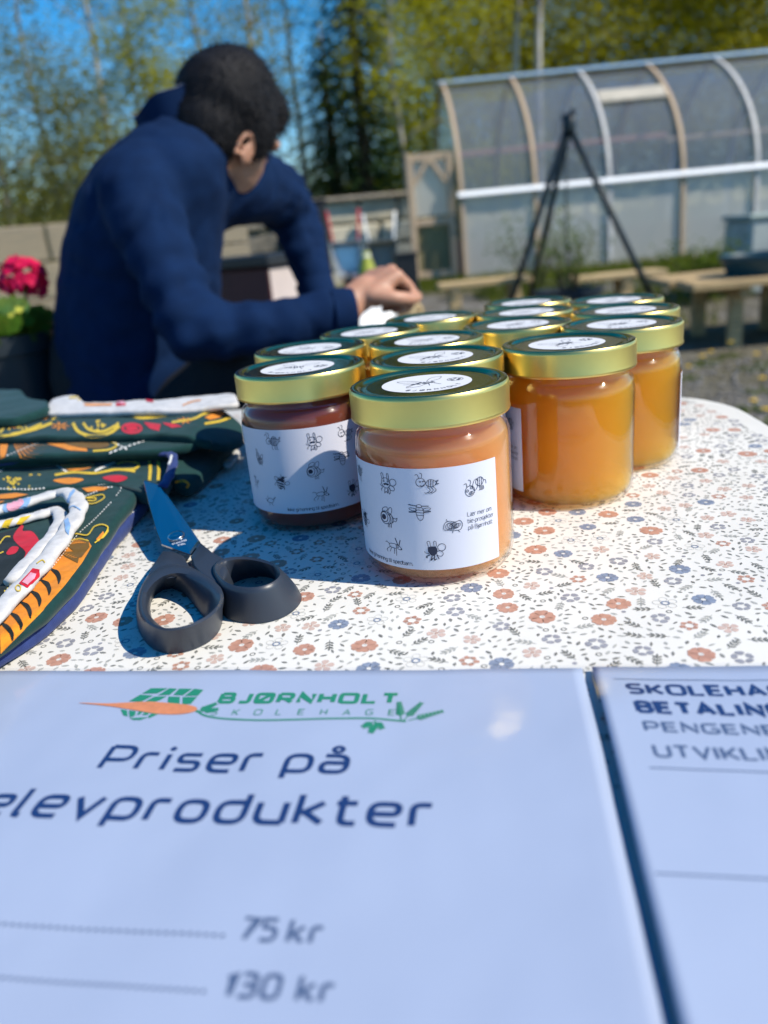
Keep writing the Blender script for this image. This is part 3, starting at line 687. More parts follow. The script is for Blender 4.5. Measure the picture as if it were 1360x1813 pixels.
    L(q((-.5, .4), (-.58, .85), (-.35, .88), (-.3, .42))); L(q((.02, .42), (.02, .88), (.22, .85), (.22, .38))); oval(q, .7, .3, .36, .34, .5); oval(q, .5, -.3, .3, .26, -.5)
    L(q((-.45, -.3), (-.8, -.2), (-.85, -.05))); L(q((-.4, -.4), (-.75, -.6), (-.62, -.72)), .5); L(q((-.2, -.5), (-.35, -.95), (-.1, -.7)), .5); L(q((.02, -.5), (-.02, -.92), (.18, -.8)), .5); L(q((.2, -.4), (.4, -.85)), .45)
    # small dog-like and worm-like scribbles
    q = S(-75.8, 29.5, 4.6)
    L(q((-.2, .9), (-.1, .2), (-.3, -.9))); L(q((.1, .7), (.1, -.2), (.6, .1), (.8, .25), (.7, -.05), (.2, -.5), (.15, -1.0))); L(q((-.4, .6), (.3, .55)))
    q = S(-62.6, 18.8, 4.4)
    L(q((-.7, -.2), (-.2, .25), (.4, .2), (.6, -.1), (.2, -.4), (-.4, -.35)), lw, True); L(q((.5, .1), (1.0, .55), (.7, .1))); L(q((-.2, -.35), (-.25, -.8))); L(q((.2, -.4), (.4, -.8))); L(q((-.4, .2), (-.5, .6))); L(q((-.6, -.2), (-.95, .2)))
    # wording
    for k, t in enumerate(('Lær mer om', 'bie-prosjekter', 'på Bjørnholt:')): 
        ink.text(t, 12.0, 37.6 - 3.55 * k, 1.55, .19, xs=[.86, .80, .86][k], gap=.2, rad=.5)
    ink.text('Ikke gi honning til spedbarn.', -50.2, 12.4, 1.42, .25, xs=.93, gap=.16, rad=.5)
def sticker_shapes():
    g = MB(); n = 48; g.v = [Vector((.0236 * math.cos(6.2832 * k / n), .0236 * math.sin(6.2832 * k / n), .0988)) for k in range(n)]; g.f = [tuple(range(n))]; g.m = [0]
    ik = Ink(lambda x, y: Vector((x * mm, y * mm, .0989)))
    # bee drawing
    for k, (x0, x1) in enumerate(((-2.0, .6), (0.0, 2.2), (2.0, 4.2), (4.2, 5.6))):
        ik.fill([(x0 - 1.4, 3.4 - .5 * k), (x0 - .5, 3.6 - .5 * k), (x1 - 1.2, -3.2 + .5 * k), (x1 - 2.2, -3.4 + .5 * k)])
    ik.fill([(-6, 1.2), (-3.8, 2.6), (-3.6, -1.8), (-5.6, -1.2)]); ik.disc((-7.2, .2), 1.3)
    ik.line([(-1.5, 3.5), (-6, 10), (-12, 13), (-11, 8), (-4, 3.4)], .35); ik.line([(1, 3.4), (6, 11), (12, 12), (9, 6), (3, 3)], .35); ik.line([(-2, -3.2), (-7, -7), (-13, -6), (-8, -2)], .35); ik.line([(-8, 1), (-12, 3)], .35); ik.line([(-8, -.6), (-12, -3)], .35); ik.line([(0, -3.4), (-1, -8)], .35); ik.line([(3, -3), (5, -8)], .35)
    ik.ring((15.5, -1), 4.2, 4.2, .35)
    for k in range(5): ik.disc((15.5 + 2.4 * math.cos(k * 1.26), -1 + 2.4 * math.sin(k * 1.26)), 1.0, n=8)
    for k, ch in enumerate('BJØRNHOLT'):
        a = -math.pi / 2 + (k - 4.6) * .19; r = 20.3
        ik.text(ch, r * math.cos(a), r * math.sin(a), 1.75, .48, rot=a + math.pi / 2)
    return g, ik.mb
STK, STKP = sticker_shapes()
JARS = [  # key, x, y, honey, label turn, label height, label tilt, lid turn, label text
 ('A', .0295, .3996, 'rose', 0.0, 0.0, -.012, .25, 'foremost jar of pinkish honey with gold lid and bee drawings on its label'),
 ('C', -.0448, .4951, 'dark', 35 / 41.3, 4.0, .006, -.2, 'dark brown honey jar at the left front, its label half in shadow'),
 ('B', .1255, .4883, 'amber', -72.5 / 41.3, 0.0, 0, .5, 'clear amber honey jar right of the foremost one, label turned away left'),
 ('E', .0416, .4823, 'amber', 2.0, 1.0, 0, .35, 'honey jar directly behind the foremost jar, only its gold lid showing'),
 ('F', .0423, .5658, 'rose', 1.2, 0.0, 0, .1, 'third honey jar back from the camera in the middle row'),
 ('G', -.0429, .5801, 'dark', .6, 2.0, 0, -.3, 'honey jar right behind the dark brown jar, at the left of the group'),
 ('H', .0028, .6501, 'amber', 2.5, 1.0, 0, .2, 'honey jar nearest to the seated person\'s cuff, left of the back rows'),
 ('I', .0591, .7119, 'rose', .9, 1.0, 0, -.1, 'honey jar farthest back in the left half of the group'),
 ('J', .1161, .6051, 'amber', 2.8, 0.0, 0, .3, 'honey jar with a lifting lid sticker behind the clear amber jar, on its left'),
 ('K', .1386, .6856, 'rose', .4, 1.0, 0, 0, 'honey jar second from the back in the middle of the group'),
 ('L', .1579, .7670, 'amber', 1.4, 0.0, 0, .2, 'honey jar at the very back of the middle row, before the dark tub'),
 ('D', .1799, .5514, 'amber', 4.12, 0.0, 0, .1, 'amber honey jar behind the clear one with its white label on the right'),
 ('M', .2083, .6300, 'rose', .8, 1.0, 0, -.2, 'honey jar third from the front in the right-hand row'),
 ('N', .2263, .7117, 'amber', 2.2, 0.0, 0, .4, 'last honey jar at the back of the right-hand row')]
ik = Ink(lambda U, v: wrap(U, v, JR + .00052)); draw_label(ik)
cache = {}
for key, x, y, hk, turn, zo, tilt, lt, lab in JARS:
    root = empty('honey_jar', (x, y, TT + .0002), lab, 'jar', 'jars of honey on the table')
    def part(name, g, m, sm=60, rz=0.0, zo_=0.0, par=None):
        k = (name, str(m), tilt if name in ('label', 'label_print') else 0)
        if k in cache: o = bpy.data.objects.new(name, cache[k]); COL.objects.link(o)
        else:
            if name == 'label_print':
                g2 = MB(); g2.add([Vector((v.x, v.y, v.z + tilt * mm * ((math.atan2(v.y, v.x) + math.pi / 2 + math.pi) % (2 * math.pi) - math.pi) * JR / mm)) for v in g.v], g.f); g = g2
            o = obj(name, g.v, g.f, m, None, False, g.m if isinstance(m, list) else None); 
            if sm: autosmooth(o, sm)
            cache[k] = o.data
        o.parent = par or root; o.rotation_euler = (0, 0, rz); o.location = (0, 0, zo_); return o
    part('glass', JS['glass'], M_glass, 80)
    part('honey', JS['honey'], HONEY[hk], 50)
    part('label', label_mesh(0, tilt), M_label, 180, turn, zo * mm)
    part('label_print', ik.mb, M_ink, 0, turn, zo * mm)
    lid = part('lid', JS['lid'], [M_goldtop, M_gold], 35)
    rs = random.Random(key); ox, oy = rs.uniform(-.0016, .0016), rs.uniform(-.0016, .0016)
    for nm_, sh_, mt_ in (('sticker', STK, M_stick), ('sticker_print', STKP, M_ink)):
        so__ = part(nm_, sh_, mt_, 0, lt + rs.uniform(-.02, .02), 0, lid); so__.location = (ox, oy, 0)

# ------------------------------------------------------------------ scissors
M_plastic = mat('handle_plastic', (.026, .034, .050), .38, bump=.15, bscale=1800, spec=.5)
M_steel = mat('blade_steel', (.46, .47, .49), .17, 1.0, bump=.03, bscale=300, stretch=(8, 1, 1))
sz = lambda x, y: (220 + x / 4.121, 840 + y / 4.121)
scis = empty('scissors', tuple(onz(*sz(470, 620), TT)), 'black-handled steel scissors lying open-looped before the honey jars', 'scissors')
def ringpts(pts, z, n=40):
    P = [onz(*sz(*p), z) for p in pts]; P = smooth_path([Vector((p.x, p.y)) for p in P], True, 8)
    P = resample(P, .0008, True); c = sum(P, Vector((0, 0))) / len(P); return P, c
def loft_ring(O_b, O_t, I_t, I_b, z0, z1, n=56, mids=()):
    """closed band between four outlines, each sampled by its angle about one centre"""
    outs = []
    Pc = ringpts(I_t, z1)[1]
    def samp(P):
        r = []
        for k in range(n):
            a = 6.2832 * k / n; best = max(P, key=lambda q: (q - Pc).normalized().dot(Vector((math.cos(a), math.sin(a))))); r.append(best)
        for _ in range(2): r = [(r[i - 1] + r[i] * 2 + r[(i + 1) % n]) / 4 for i in range(n)]
        return r
    ob = samp(ringpts(O_b, z0)[0]); ot = samp(ringpts(O_t, z1)[0]); it = samp(ringpts(I_t, z1)[0]); ib = samp(ringpts(I_b, z0)[0])
    g = MB(); prof = []
    for k in range(n):
        A, B, C_, D = ob[k], ot[k], it[k], ib[k]
        if (B - C_).length < .0022:
            m_ = (B + C_) / 2; d = (A - Pc).normalized(); B = m_ + d * .0013; C_ = m_ - d * .0013
        dz = z1 - z0; V = lambda q, z: Vector((q.x, q.y, z))
        ring = [V(A, z0), V(A.lerp(B, .10) , z0 + dz * .16), V(A.lerp(B, .45), z0 + dz * .52), V(A.lerp(B, .85), z0 + dz * .86), V(B.lerp(C_, .12), z1 - dz * .03), V(B.lerp(C_, .5), z1 + dz * .02), V(B.lerp(C_, .88), z1 - dz * .03), V(C_.lerp(D, .15), z0 + dz * .84), V(C_.lerp(D, .55), z0 + dz * .5), V(C_.lerp(D, .95), z0 + dz * .15), V(D, z0)]
        prof.append(ring)
    m_ = len(prof[0]); g.v = [q for r in prof for q in r]
    g.f = [(k * m_ + i, ((k + 1) % n) * m_ + i, ((k + 1) % n) * m_ + (i + 1) % m_, k * m_ + (i + 1) % m_) for k in range(n) for i in range(m_)]; g.m = [0] * len(g.f)
    return g
zb = TT + .0006
# finger loop towards the camera
gl = loft_ring([(300, 640), (190, 700), (115, 830), (88, 960), (92, 1080), (125, 1180), (205, 1270), (320, 1308), (450, 1294), (570, 1250), (660, 1190), (708, 1110), (725, 1000), (720, 900), (660, 800), (560, 730), (430, 660)],
               [(300, 640), (215, 690), (140, 780), (103, 880), (98, 960), (125, 1040), (195, 1105), (300, 1138), (400, 1132), (520, 1097), (630, 1037), (705, 962), (733, 890), (715, 820), (660, 752), (580, 705), (440, 650)],
               [(160, 890), (165, 985), (215, 1080), (300, 1118), (410, 1110), (520, 1072), (610, 1015), (668, 950), (672, 890), (615, 812), (540, 756), (450, 725), (360, 718), (270, 750), (195, 815)],
               [(182, 960), (190, 900), (260, 840), (350, 805), (420, 826), (482, 920), (560, 1020), (600, 1065), (550, 1130), (450, 1170), (320, 1185), (230, 1140)], zb, TT + .0165)
def tang(pts_b, pts_t, z0, z1):
    g = MB(); n = len(pts_b)
    b = [onz(*sz(*p), z0) for p in pts_b]; t = [onz(*sz(*p), z1) for p in pts_t]; c = sum(t, Vector()) / n
    t2 = [q.lerp(c, .10) for q in t]; t1 = [Vector((q.x, q.y, z1 - .0012)) for q in t]
    g.v = b + t1 + [Vector((q.x, q.y, z1)) for q in t2]
    g.f = [tuple(range(n))[::-1], tuple(range(2 * n, 3 * n))] + [(k * n + i, k * n + (i + 1) % n, (k + 1) * n + (i + 1) % n, (k + 1) * n + i) for k in range(2) for i in range(n)]; g.m = [0] * len(g.f)
    return g
t = tang([(285, 580), (200, 700), (190, 800), (330, 820), (480, 780), (560, 740), (490, 700), (440, 610), (360, 580)], [(278, 548), (205, 650), (150, 770), (300, 745), (450, 722), (560, 700), (492, 690), (430, 585), (360, 555)], TT + .003, TT + .0148)
gl.add(t.v, t.f)
h1 = gl.build('handle', M_plastic, scis); autosmooth(h1, 50)
gr_ = loft_ring([(690, 860), (720, 1000), (745, 1045), (820, 1072), (950, 1088), (1100, 1065), (1220, 1010), (1292, 930), (1290, 870), (1230, 790), (1140, 720), (1000, 690), (850, 690), (740, 740)],
                [(640, 690), (700, 780), (800, 828), (930, 842), (1045, 820), (1128, 775), (1152, 715), (1105, 650), (1010, 612), (880, 592), (760, 596), (665, 620)],
                [(684, 700), (742, 770), (832, 808), (930, 820), (1030, 803), (1108, 763), (1130, 720), (1088, 668), (1000, 634), (880, 614), (765, 622), (700, 652)],
                [(765, 810), (850, 768), (950, 745), (1050, 745), (1110, 775), (1150, 840), (1120, 910), (1000, 955), (880, 955), (790, 890)], zb, TT + .0185)
t = tang([(500, 640), (540, 760), (620, 830), (720, 900), (800, 800), (760, 680), (680, 600), (570, 560)], [(482, 585), (505, 665), (600, 770), (700, 800), (760, 700), (720, 600), (640, 560), (555, 488)], TT + .003, TT + .0165)
gr_.add(t.v, t.f)
h2 = gr_.build('handle', M_plastic, scis); autosmooth(h2, 50)
# blades (closed, one over the other); the tips rest on the folded fabric
def blade(outline, thick, name, dz):
    n = len(outline); top = []
    for (x, y, z) in outline: top.append(onz(*sz(x, y), TT + z + dz))
    c = sum(top, Vector()) / n; g = MB()
    g.v = [q.lerp(c, .035) for q in top] + [q - Vector((0, 0, thick * .35)) for q in top] + [q - Vector((0, 0, thick)) for q in top]
    g.f = [tuple(range(n)), tuple(range(2 * n, 3 * n))[::-1]] + [(k * n + i, (k + 1) * n + i, (k + 1) * n + (i + 1) % n, k * n + (i + 1) % n) for k in range(2) for i in range(n)]; g.m = [0] * len(g.f)
    return g.build(name, M_steel, scis)
ol = [(136, 38, .0262), (250, 70, .0258), (268, 92, .0252), (410, 300, .0178), (545, 492, .0118), (484, 578, .0112), (270, 503, .0122), (236, 420, .0142), (180, 220, .0205)]
b1 = blade(ol, .0014, 'blade', 0)
blade([(x + (6 if i < 3 else 10), y - 3, z) for i, (x, y, z) in enumerate(ol)], .0014, 'blade', -.0016)
g = MB(); tmp = Ink(lambda x, y: onz(*sz(x, y), TT + .0126)); 
bv = BVHTree.FromPolygons([b1.parent.matrix_world @ v.co for v in b1.data.vertices], [tuple(p.vertices) for p in b1.data.polygons])
def onblade(x, y):
    h = bv.ray_cast(CAM, ray(*sz(x, y)).normalized()); return (h[0] + h[1] * .0001 * (1 if h[1].z > 0 else -1)) if h[0] else None
ik2 = Ink(lambda x, y: onblade(x, y)); 
GL_UP = lambda t, x, y, s, r: ik2.text(t, x, y, s, 2.2, xs=1.15, rot=r)
def flip_text(t, x, y, s, r):
    tmp = Ink(lambda a, b: Vector((a, b, 0))); tmp.text(t, 0, 0, s, 2.4, xs=1.1)
    ca, sa = math.cos(r), math.sin(r)
    vs = [Vector((x + v.x * ca + v.y * .75 * sa, y + v.x * sa - v.y * .75 * ca)) for v in tmp.mb.v]; ik2.put(vs, tmp.mb.f)
flip_text('STAINLESS', 352, 515, 8.5, -.30); flip_text('STEEL', 392, 522, 8.5, -.22)
pz = onblade(380, 455); g = MB(); nn = Vector(b1.data.polygons[0].normal); nn = nn if nn.z > 0 else -nn; q = Vector((0, 0, 1)).rotation_difference(nn).to_matrix()
g.lathe([(.0052, -.0006), (.0052, .0008), (.0046, .0014), (.0030, .0018), (.0006, .0014), (0, .0014)], pz, 28, M=q); autosmooth(g.build('screw', M_steel, scis), 50)
ik2.mb.build('stamped_letters', mat('etched', (.75, .76, .78), .7), scis)

# ------------------------------------------------------------------ sewn wax-print cloths piled on the table
def weave(name, col, bump=.35):
    return mat(name, col, .85, noise_amt=.25, nscale=160, bump=bump, bscale=1400, sheen=.15, spec=.2)
F_green = weave('cloth_dark_green', (.008, .042, .040)); F_navy = weave('cloth_navy_binding', (.028, .048, .17)); F_white = weave('cloth_white', (.60, .59, .58))
FP = [weave('wax_orange', (.74, .25, .018)), weave('wax_black', (.006, .012, .013)), weave('wax_yellow', (.66, .46, .03)), mat('stitch_thread', (.72, .71, .66), .8), weave('wax_red', (.55, .010, .030)), weave('wax_brown', (.16, .085, .012)), weave('wax_pink', (.72, .33, .42)), weave('wax_sky', (.22, .38, .62)), weave('wax_white', (.6, .59, .58))]
def world_outline(px, z): return [Vector(onz(x, y, TT + z).to_2d()) for x, y in px]
def offset2(P, d):
    N = len(P); ar = sum(P[i].x * P[(i + 1) % N].y - P[(i + 1) % N].x * P[i].y for i in range(N)); s = 1 if ar > 0 else -1
    r = []
    for i, p in enumerate(P):
        t = P[(i + 1) % N] - P[i - 1]; t.normalize(); r.append(p + Vector((t.y, -t.x)) * d * s)
    return r
def slab(name, px, z, th, m, parent, seed=0, wav=.0012, rnd=.0021, rad=.012, slope=None):
    """soft slab: outline in photo pixels at height z above the cloth, thickness th"""
    P = resample(round_path(world_outline(px, z), rad, True), .004, True)
    I = offset2(P, -rnd); vs2, fs = fill2d(I, .006); n = len(P)
    zf = lambda q: TT + z + wav * noise.noise((q.x * 34, q.y * 34, seed)) + wav * .5 * noise.noise((q.x * 90, q.y * 90, seed + 5)) + (slope(q) if slope else 0)
    g = MB(); g.add([Vector((q.x, q.y, zf(q))) for q in vs2], [f for f in fs])
    cen = sum((v for v in vs2), Vector((0, 0))) / len(vs2)
    rings = [[Vector((q.x, q.y, zf(q))) for q in I]]
    for d, dz in ((-rnd * .35, -rnd * .2), (0, -rnd * .8), (0, -max(rnd, th - rnd * .8)), (-rnd * .5, -th)):
        rings.append([Vector((q.x, q.y, max(TT + .0008, zf(q) + dz))) for q in offset2(P, d)])
    b = len(g.v)
    for r_ in rings: g.v += r_
    for k in range(len(rings) - 1): g.f += [(b + k * n + i, b + k * n + (i + 1) % n, b + (k + 1) * n + (i + 1) % n, b + (k + 1) * n + i) for i in range(n)]
    g.m = [0] * len(g.f)
    bm = bmesh.new(); o = g.build(name, m, parent, True)
    bm.from_mesh(o.data); bmesh.ops.remove_doubles(bm, verts=bm.verts, dist=.00002); bmesh.ops.recalc_face_normals(bm, faces=bm.faces); bm.to_mesh(o.data); bm.free()
    M = o.matrix_world if parent is None else parent.matrix_world
    bv_ = BVHTree.FromPolygons([M @ v.co for v in o.data.vertices], [tuple(p.vertices) for p in o.data.polygons])
    return o, bv_
def on(bv_, zoom, h=.00035):
    def f(x, y):
        px, py = zoom(x, y); r = bv_.ray_cast(CAM, ray(px, py).normalized())
        if r[0] is None: return None
        nn = r[1] if r[1].dot(CAM - r[0]) > 0 else -r[1]; return r[0] + nn * h
    return f
Z6 = lambda x, y: (x / 3.09, 670 + y / 3.09)
Z7 = lambda x, y: (x / 4.121, 820 + y / 4.121)
def dashes(ik, pts, wd, dash, gap, mi=3):
    P = resample(smooth_path([Vector(p) for p in pts]), 3.0); i = 0; nd = max(2, int(dash / 3)); ng = max(1, int(gap / 3))
    while i + nd < len(P): ik.line(P[i:i + nd], wd, mi=mi, sm=False); i += nd + ng
# 1: front cloth, quilted, with navy binding
c1 = empty('sewn_cloth', tuple(onz(60, 980, TT)), 'quilted dark green and orange cloth with navy binding, nearest the scissors', 'cloth', 'sewn wax-print cloths in a pile')
edge1 = [(-260, 1335), (0, 1152), (75, 1104), (140, 1046), (190, 968), (228, 918), (258, 888)]
o_, b_ = slab('lower_layer', edge1 + [(266, 868), (240, 846), (100, 840), (-260, 868)], .0100, .0085, F_navy, c1, 1)
ik_ = Ink(on(b_, Z7)); dashes(ik_, [(20, 1330), (215, 1150), (400, 960), (600, 725), (760, 540), (880, 430), (1000, 340)], 5, 14, 9); ik_.build('edge_stitching', FP, c1)
o_, b_ = slab('upper_layer', [(-260, 1310), (0, 1132), (72, 1086), (132, 1028), (178, 962), (212, 912), (240, 880), (240, 852), (205, 838), (60, 852), (-260, 872)], .0185, .0085, F_green, c1, 2, rnd=.0035)
ik_ = Ink(on(b_, Z7))
ik_.fill([(0, 1185), (60, 1115), (180, 985), (300, 850), (400, 735), (450, 650), (520, 560), (640, 560), (670, 610), (600, 730), (470, 900), (300, 1090), (120, 1270), (0, 1390)], 0, step=22)
ik_.map = on(b_, Z7, .0006)
for t in (.02, .14, .27, .40, .53, .66):
    c = Vector((40, 1235)).lerp(Vector((600, 610)), t); d = Vector((.67, -.74)); n_ = Vector((.74, .67)); L_ = 100 - 30 * t
    ik_.fill([c - n_ * L_, c - n_ * L_ * .4 + d * 26, c + d * 34, c + n_ * L_ * .55 + d * 10, c + n_ * L_ * .75 - d * 36, c + n_ * L_ * .2 - d * 6, c - n_ * L_ * .5 + d * 2], 1, sm=True, step=16)
ik_.fill([(505, 560), (590, 545), (650, 575), (655, 620), (600, 690), (560, 700), (530, 640), (490, 610)], 5, step=20); ik_.fill([(440, 655), (530, 650), (580, 690), (570, 735), (480, 690)], 5, step=20)
ik_.map = on(b_, Z7, .0008)
for k in range(6): ik_.line([(520 + 10 * k, 600 - 2 * k), (560 + 14 * k, 560 + 6 * k)], 3.5, mi=0)
for k in range(6): ik_.line([(455 + 16 * k, 672 + 6 * k), (475 + 18 * k, 655 + 8 * k)], 3.5, mi=0)
ik_.line([(505, 540), (560, 522), (640, 532), (690, 472), (750, 455), (788, 480), (752, 540), (690, 590)], 9, mi=2); ik_.line([(500, 580), (580, 560), (650, 575)], 7, mi=2)
ik_.fill([(600, 190), (690, 178), (800, 182), (760, 205), (640, 218)], 0, step=22); ik_.line([(600, 300), (690, 300), (760, 262), (750, 236), (690, 246), (620, 262)], 8, mi=2); ik_.line([(640, 262), (700, 262), (690, 280), (640, 280)], 9, mi=2); ik_.fill([(700, 565), (752, 505), (760, 520), (720, 580)], 0, step=20)
ik_.fill([(0, 235), (120, 225), (210, 235), (100, 262), (0, 268)], 0, step=20); ik_.fill([(0, 285), (40, 282), (0, 300)], 0)
dashes(ik_, [(0, 1150), (200, 960), (400, 750), (560, 540), (690, 420), (820, 285)], 6, 16, 8); dashes(ik_, [(850, 245), (885, 190), (850, 155), (700, 165)], 6, 14, 8); dashes(ik_, [(620, 250), (760, 190), (830, 180)], 7, 16, 8)
# red figure on dark green inside the loop
ik_.fill([(0, 520), (150, 480), (240, 500), (300, 620), (280, 720), (120, 800), (60, 900), (0, 1010)], 1, step=24)
ik_.map = on(b_, Z7, .0010)
ik_.fill([(100, 545), (150, 470), (175, 470), (170, 505), (240, 510), (295, 590), (300, 660), (230, 740), (105, 805), (160, 730), (190, 660), (130, 600)], 4, sm=True, step=18); ik_.fill([(50, 665), (90, 620), (140, 625), (120, 665), (70, 680)], 4, sm=True, step=18)
ik_.line([(0, 600), (40, 550), (80, 545)], 9, mi=2); ik_.line([(0, 670), (30, 655)], 9, mi=2)
for k in range(3): ik_.disc((40 + 20 * k, 945 - 18 * k), 7, mi=2)
tag(ik_.build('wax_print', FP, c1), kind='stuff')
# white hanging loop: a flattened tube of white printed cotton
def strip(name, pts, z, wd, h, m, parent, zpts=None):
    C = [onz(x, y, TT + (zpts[i] if zpts else z)) for i, (x, y) in enumerate(pts)]; C = smooth_path(C, False, 10)
    g = MB(); n = 14; N = len(C)
    for i, c in enumerate(C):
        t = (C[min(i + 1, N - 1)] - C[max(i - 1, 0)]).normalized(); s = Vector((t.y, -t.x, 0)).normalized(); u_ = s.cross(t).normalized(); u_ = u_ if u_.z > 0 else -u_
        ww = wd * (1 + .10 * math.sin(i * .7)); hh = h * (1 + .15 * noise.noise((i * .3, 1, 2)))
        for k in range(n):
            a = 6.2832 * k / n; ex = lambda q: math.copysign(abs(q) ** .75, q); g.v.append(c + s * ww * .5 * ex(math.cos(a)) + u_ * hh * .5 * ex(math.sin(a)) + u_ * .0006 * noise.noise((i * .5, k * .9, 7)))
    g.f = [(i * n + k, i * n + (k + 1) % n, (i + 1) * n + (k + 1) % n, (i + 1) * n + k) for i in range(N - 1) for k in range(n)] + [tuple(range(n)), tuple((N - 1) * n + k for k in range(n))]; g.m = [0] * len(g.f)
    o = g.build(name, m, parent, True); M = parent.matrix_world
    return o, BVHTree.FromPolygons([M @ v.co for v in o.data.vertices], [tuple(p.vertices) for p in o.data.polygons])
o_, b_ = strip('loop', [(-150, 935), (-40, 912), (40, 892), (92, 876), (118, 872), (136, 886), (138, 906), (116, 944), (84, 988), (44, 1034), (-4, 1084), (-80, 1166)], .024, .0112, .0050, F_white, c1, [.024, .025, .026, .027, .028, .028, .027, .0255, .0245, .024, .024, .024])
ik_ = Ink(on(b_, Z7, .0004))
ik_.fill([(20, 330), (60, 275), (150, 245), (220, 240), (215, 290), (160, 345), (60, 365)], 7, sm=True, step=14); ik_.map = on(b_, Z7, .0007); ik_.fill([(50, 320), (80, 275), (150, 265), (175, 290), (120, 335), (70, 345)], 6, sm=True, step=14); ik_.map = on(b_, Z7, .0004)
ik_.fill([(485, 300), (510, 220), (540, 190), (560, 195), (520, 250), (500, 320)], 7, step=14); ik_.fill([(470, 420), (500, 400), (515, 460), (500, 530), (480, 500)], 7, step=14); ik_.line([(500, 330), (540, 315), (590, 345)], 9, mi=7)
ik_.fill([(140, 880), (215, 800), (240, 770), (290, 780), (285, 830), (200, 915)], 4, step=16); ik_.map = on(b_, Z7, .0007); ik_.fill([(165, 875), (225, 805), (262, 815), (250, 850), (200, 895)], 6, step=14); ik_.map = on(b_, Z7, .0004)
ik_.ring((135, 915), 18, 22, 8, mi=2); ik_.line([(270, 735), (310, 710), (330, 730)], 8, mi=2)
tag(ik_.build('loop_print', FP, c1), kind='stuff')
o_, b_ = strip('inner_fold', [(-60, 945), (20, 925), (70, 912), (98, 905), (108, 918), (96, 945), (60, 985), (20, 1030)], .0215, .009, .005, F_white, c1)
ik_ = Ink(on(b_, Z7, .0004)); ik_.fill([(0, 480), (40, 420), (100, 405), (60, 470), (20, 510)], 2, step=14); ik_.fill([(80, 490), (150, 400), (230, 380), (160, 440), (110, 500)], 2, step=14); ik_.fill([(190, 490), (290, 420), (390, 365), (385, 400), (300, 450), (230, 500)], 7, step=14); tag(ik_.build('inner_fold_print', FP, c1), kind='stuff')
# 2: cloth with a navy piped edge
c2 = empty('sewn_cloth', tuple(onz(100, 840, TT)), 'dark green cloth with a navy piped front edge and two yellow bars', 'cloth', 'sewn wax-print cloths in a pile')
o_, b_ = slab('lower_layer', [(-260, 880), (60, 866), (200, 854), (262, 876), (285, 872), (300, 846), (310, 812), (290, 794), (0, 802), (-260, 822)], .0205, .010, F_green, c2, 3)
ik_ = Ink(on(b_, Z6)); 
for x in (170, 215): ik_.line([(x, 525), (x - 4, 605)], 17, mi=2)
for x in (815, 862): ik_.line([(x, 440), (x + 8, 490), (x + 4, 560)], 17, mi=2)
rr_ = random.Random(4)
for k in range(22): ik_.disc((70 + rr_.gauss(0, 24), 570 + rr_.gauss(0, 22)), rr_.uniform(5, 9), mi=2, n=8)
dashes(ik_, [(0, 605), (150, 608), (260, 600)], 6, 12, 6); ik_.line([(520, 508), (580, 480), (635, 460)], 11, mi=3); ik_.line([(280, 460), (330, 490), (378, 520)], 9, mi=3); ik_.line([(0, 510), (50, 480), (100, 465)], 9, mi=3); ik_.line([(0, 480), (30, 468)], 14, mi=2)
ik_.fill([(330, 470), (430, 455), (520, 470), (470, 500), (380, 505)], 0, sm=True, step=14); ik_.line([(300, 530), (400, 515), (520, 520), (640, 500), (740, 510)], 13, mi=2); ik_.line([(640, 470), (700, 455), (760, 470), (740, 495), (680, 500)], 12, mi=2); ik_.fill([(560, 545), (640, 530), (700, 545), (640, 570)], 4, sm=True, step=14); ik_.fill([(290, 560), (380, 545), (460, 555), (380, 580)], 0, sm=True, step=14)
ik_.fill([(640, 772), (690, 690), (720, 690), (700, 740), (670, 772)], 4)
tag(ik_.build('wax_print', FP, c2), kind='stuff')
o_, b_ = slab('upper_layer', [(-260, 836), (0, 818), (150, 807), (290, 801), (306, 796), (318, 776), (200, 766), (-260, 776)], .0285, .0065, F_green, c2, 4)
g = MB(); g.tube(smooth_path([onz(x, y, TT + .0268) for x, y in ((-260, 839), (-100, 829), (0, 821), (80, 814), (150, 809), (220, 806), (280, 802))], False, 8), .0021, 10); g.build('piping', F_navy, c2, True)
o_, b2_ = strip('binding_tab', [(286, 803), (304, 806), (306, 822), (298, 846), (288, 862)], .026, .0072, .0035, F_navy, c2, [.029, .0288, .0272, .0255, .0245])
ik_ = Ink(on(b2_, Z6, .0003)); ik_.line([(940, 420), (930, 460), (905, 500), (885, 560)], 12, mi=3); ik_.build('tab_stitching', FP, c2)
# 3: cloth with an orange leaf
c3 = empty('sewn_cloth', tuple(onz(100, 790, TT)), 'dark green cloth with a big orange leaf, second strip from the front', 'cloth', 'sewn wax-print cloths in a pile')
o_, b_ = slab('fold', [(-260, 822), (0, 809), (150, 802), (270, 797), (350, 786), (362, 772), (300, 762), (0, 768), (-260, 772)], .0335, .006, F_green, c3, 6)
ik_ = Ink(on(b_, Z6))
for a in range(-3, 9):
    an = -.25 + a * .17; ik_.fill([(60, 330), (60 + 150 * math.cos(an), 330 + 110 * math.sin(an) + 10), (60 + 260 * math.cos(an + .05), 330 + 120 * math.sin(an + .05)), (60 + 150 * math.cos(an + .11), 330 + 110 * math.sin(an + .11))], 0, step=14)
ik_.fill([(0, 360), (50, 335), (30, 430), (0, 440)], 0, step=14)
ik_.fill([(200, 325), (330, 325), (460, 345), (480, 400), (380, 395), (260, 360)], 0, step=16); ik_.map = on(b_, Z6, .0006); ik_.fill([(330, 345), (460, 335), (560, 345), (600, 365), (560, 385), (430, 380)], 5, sm=True, step=16)
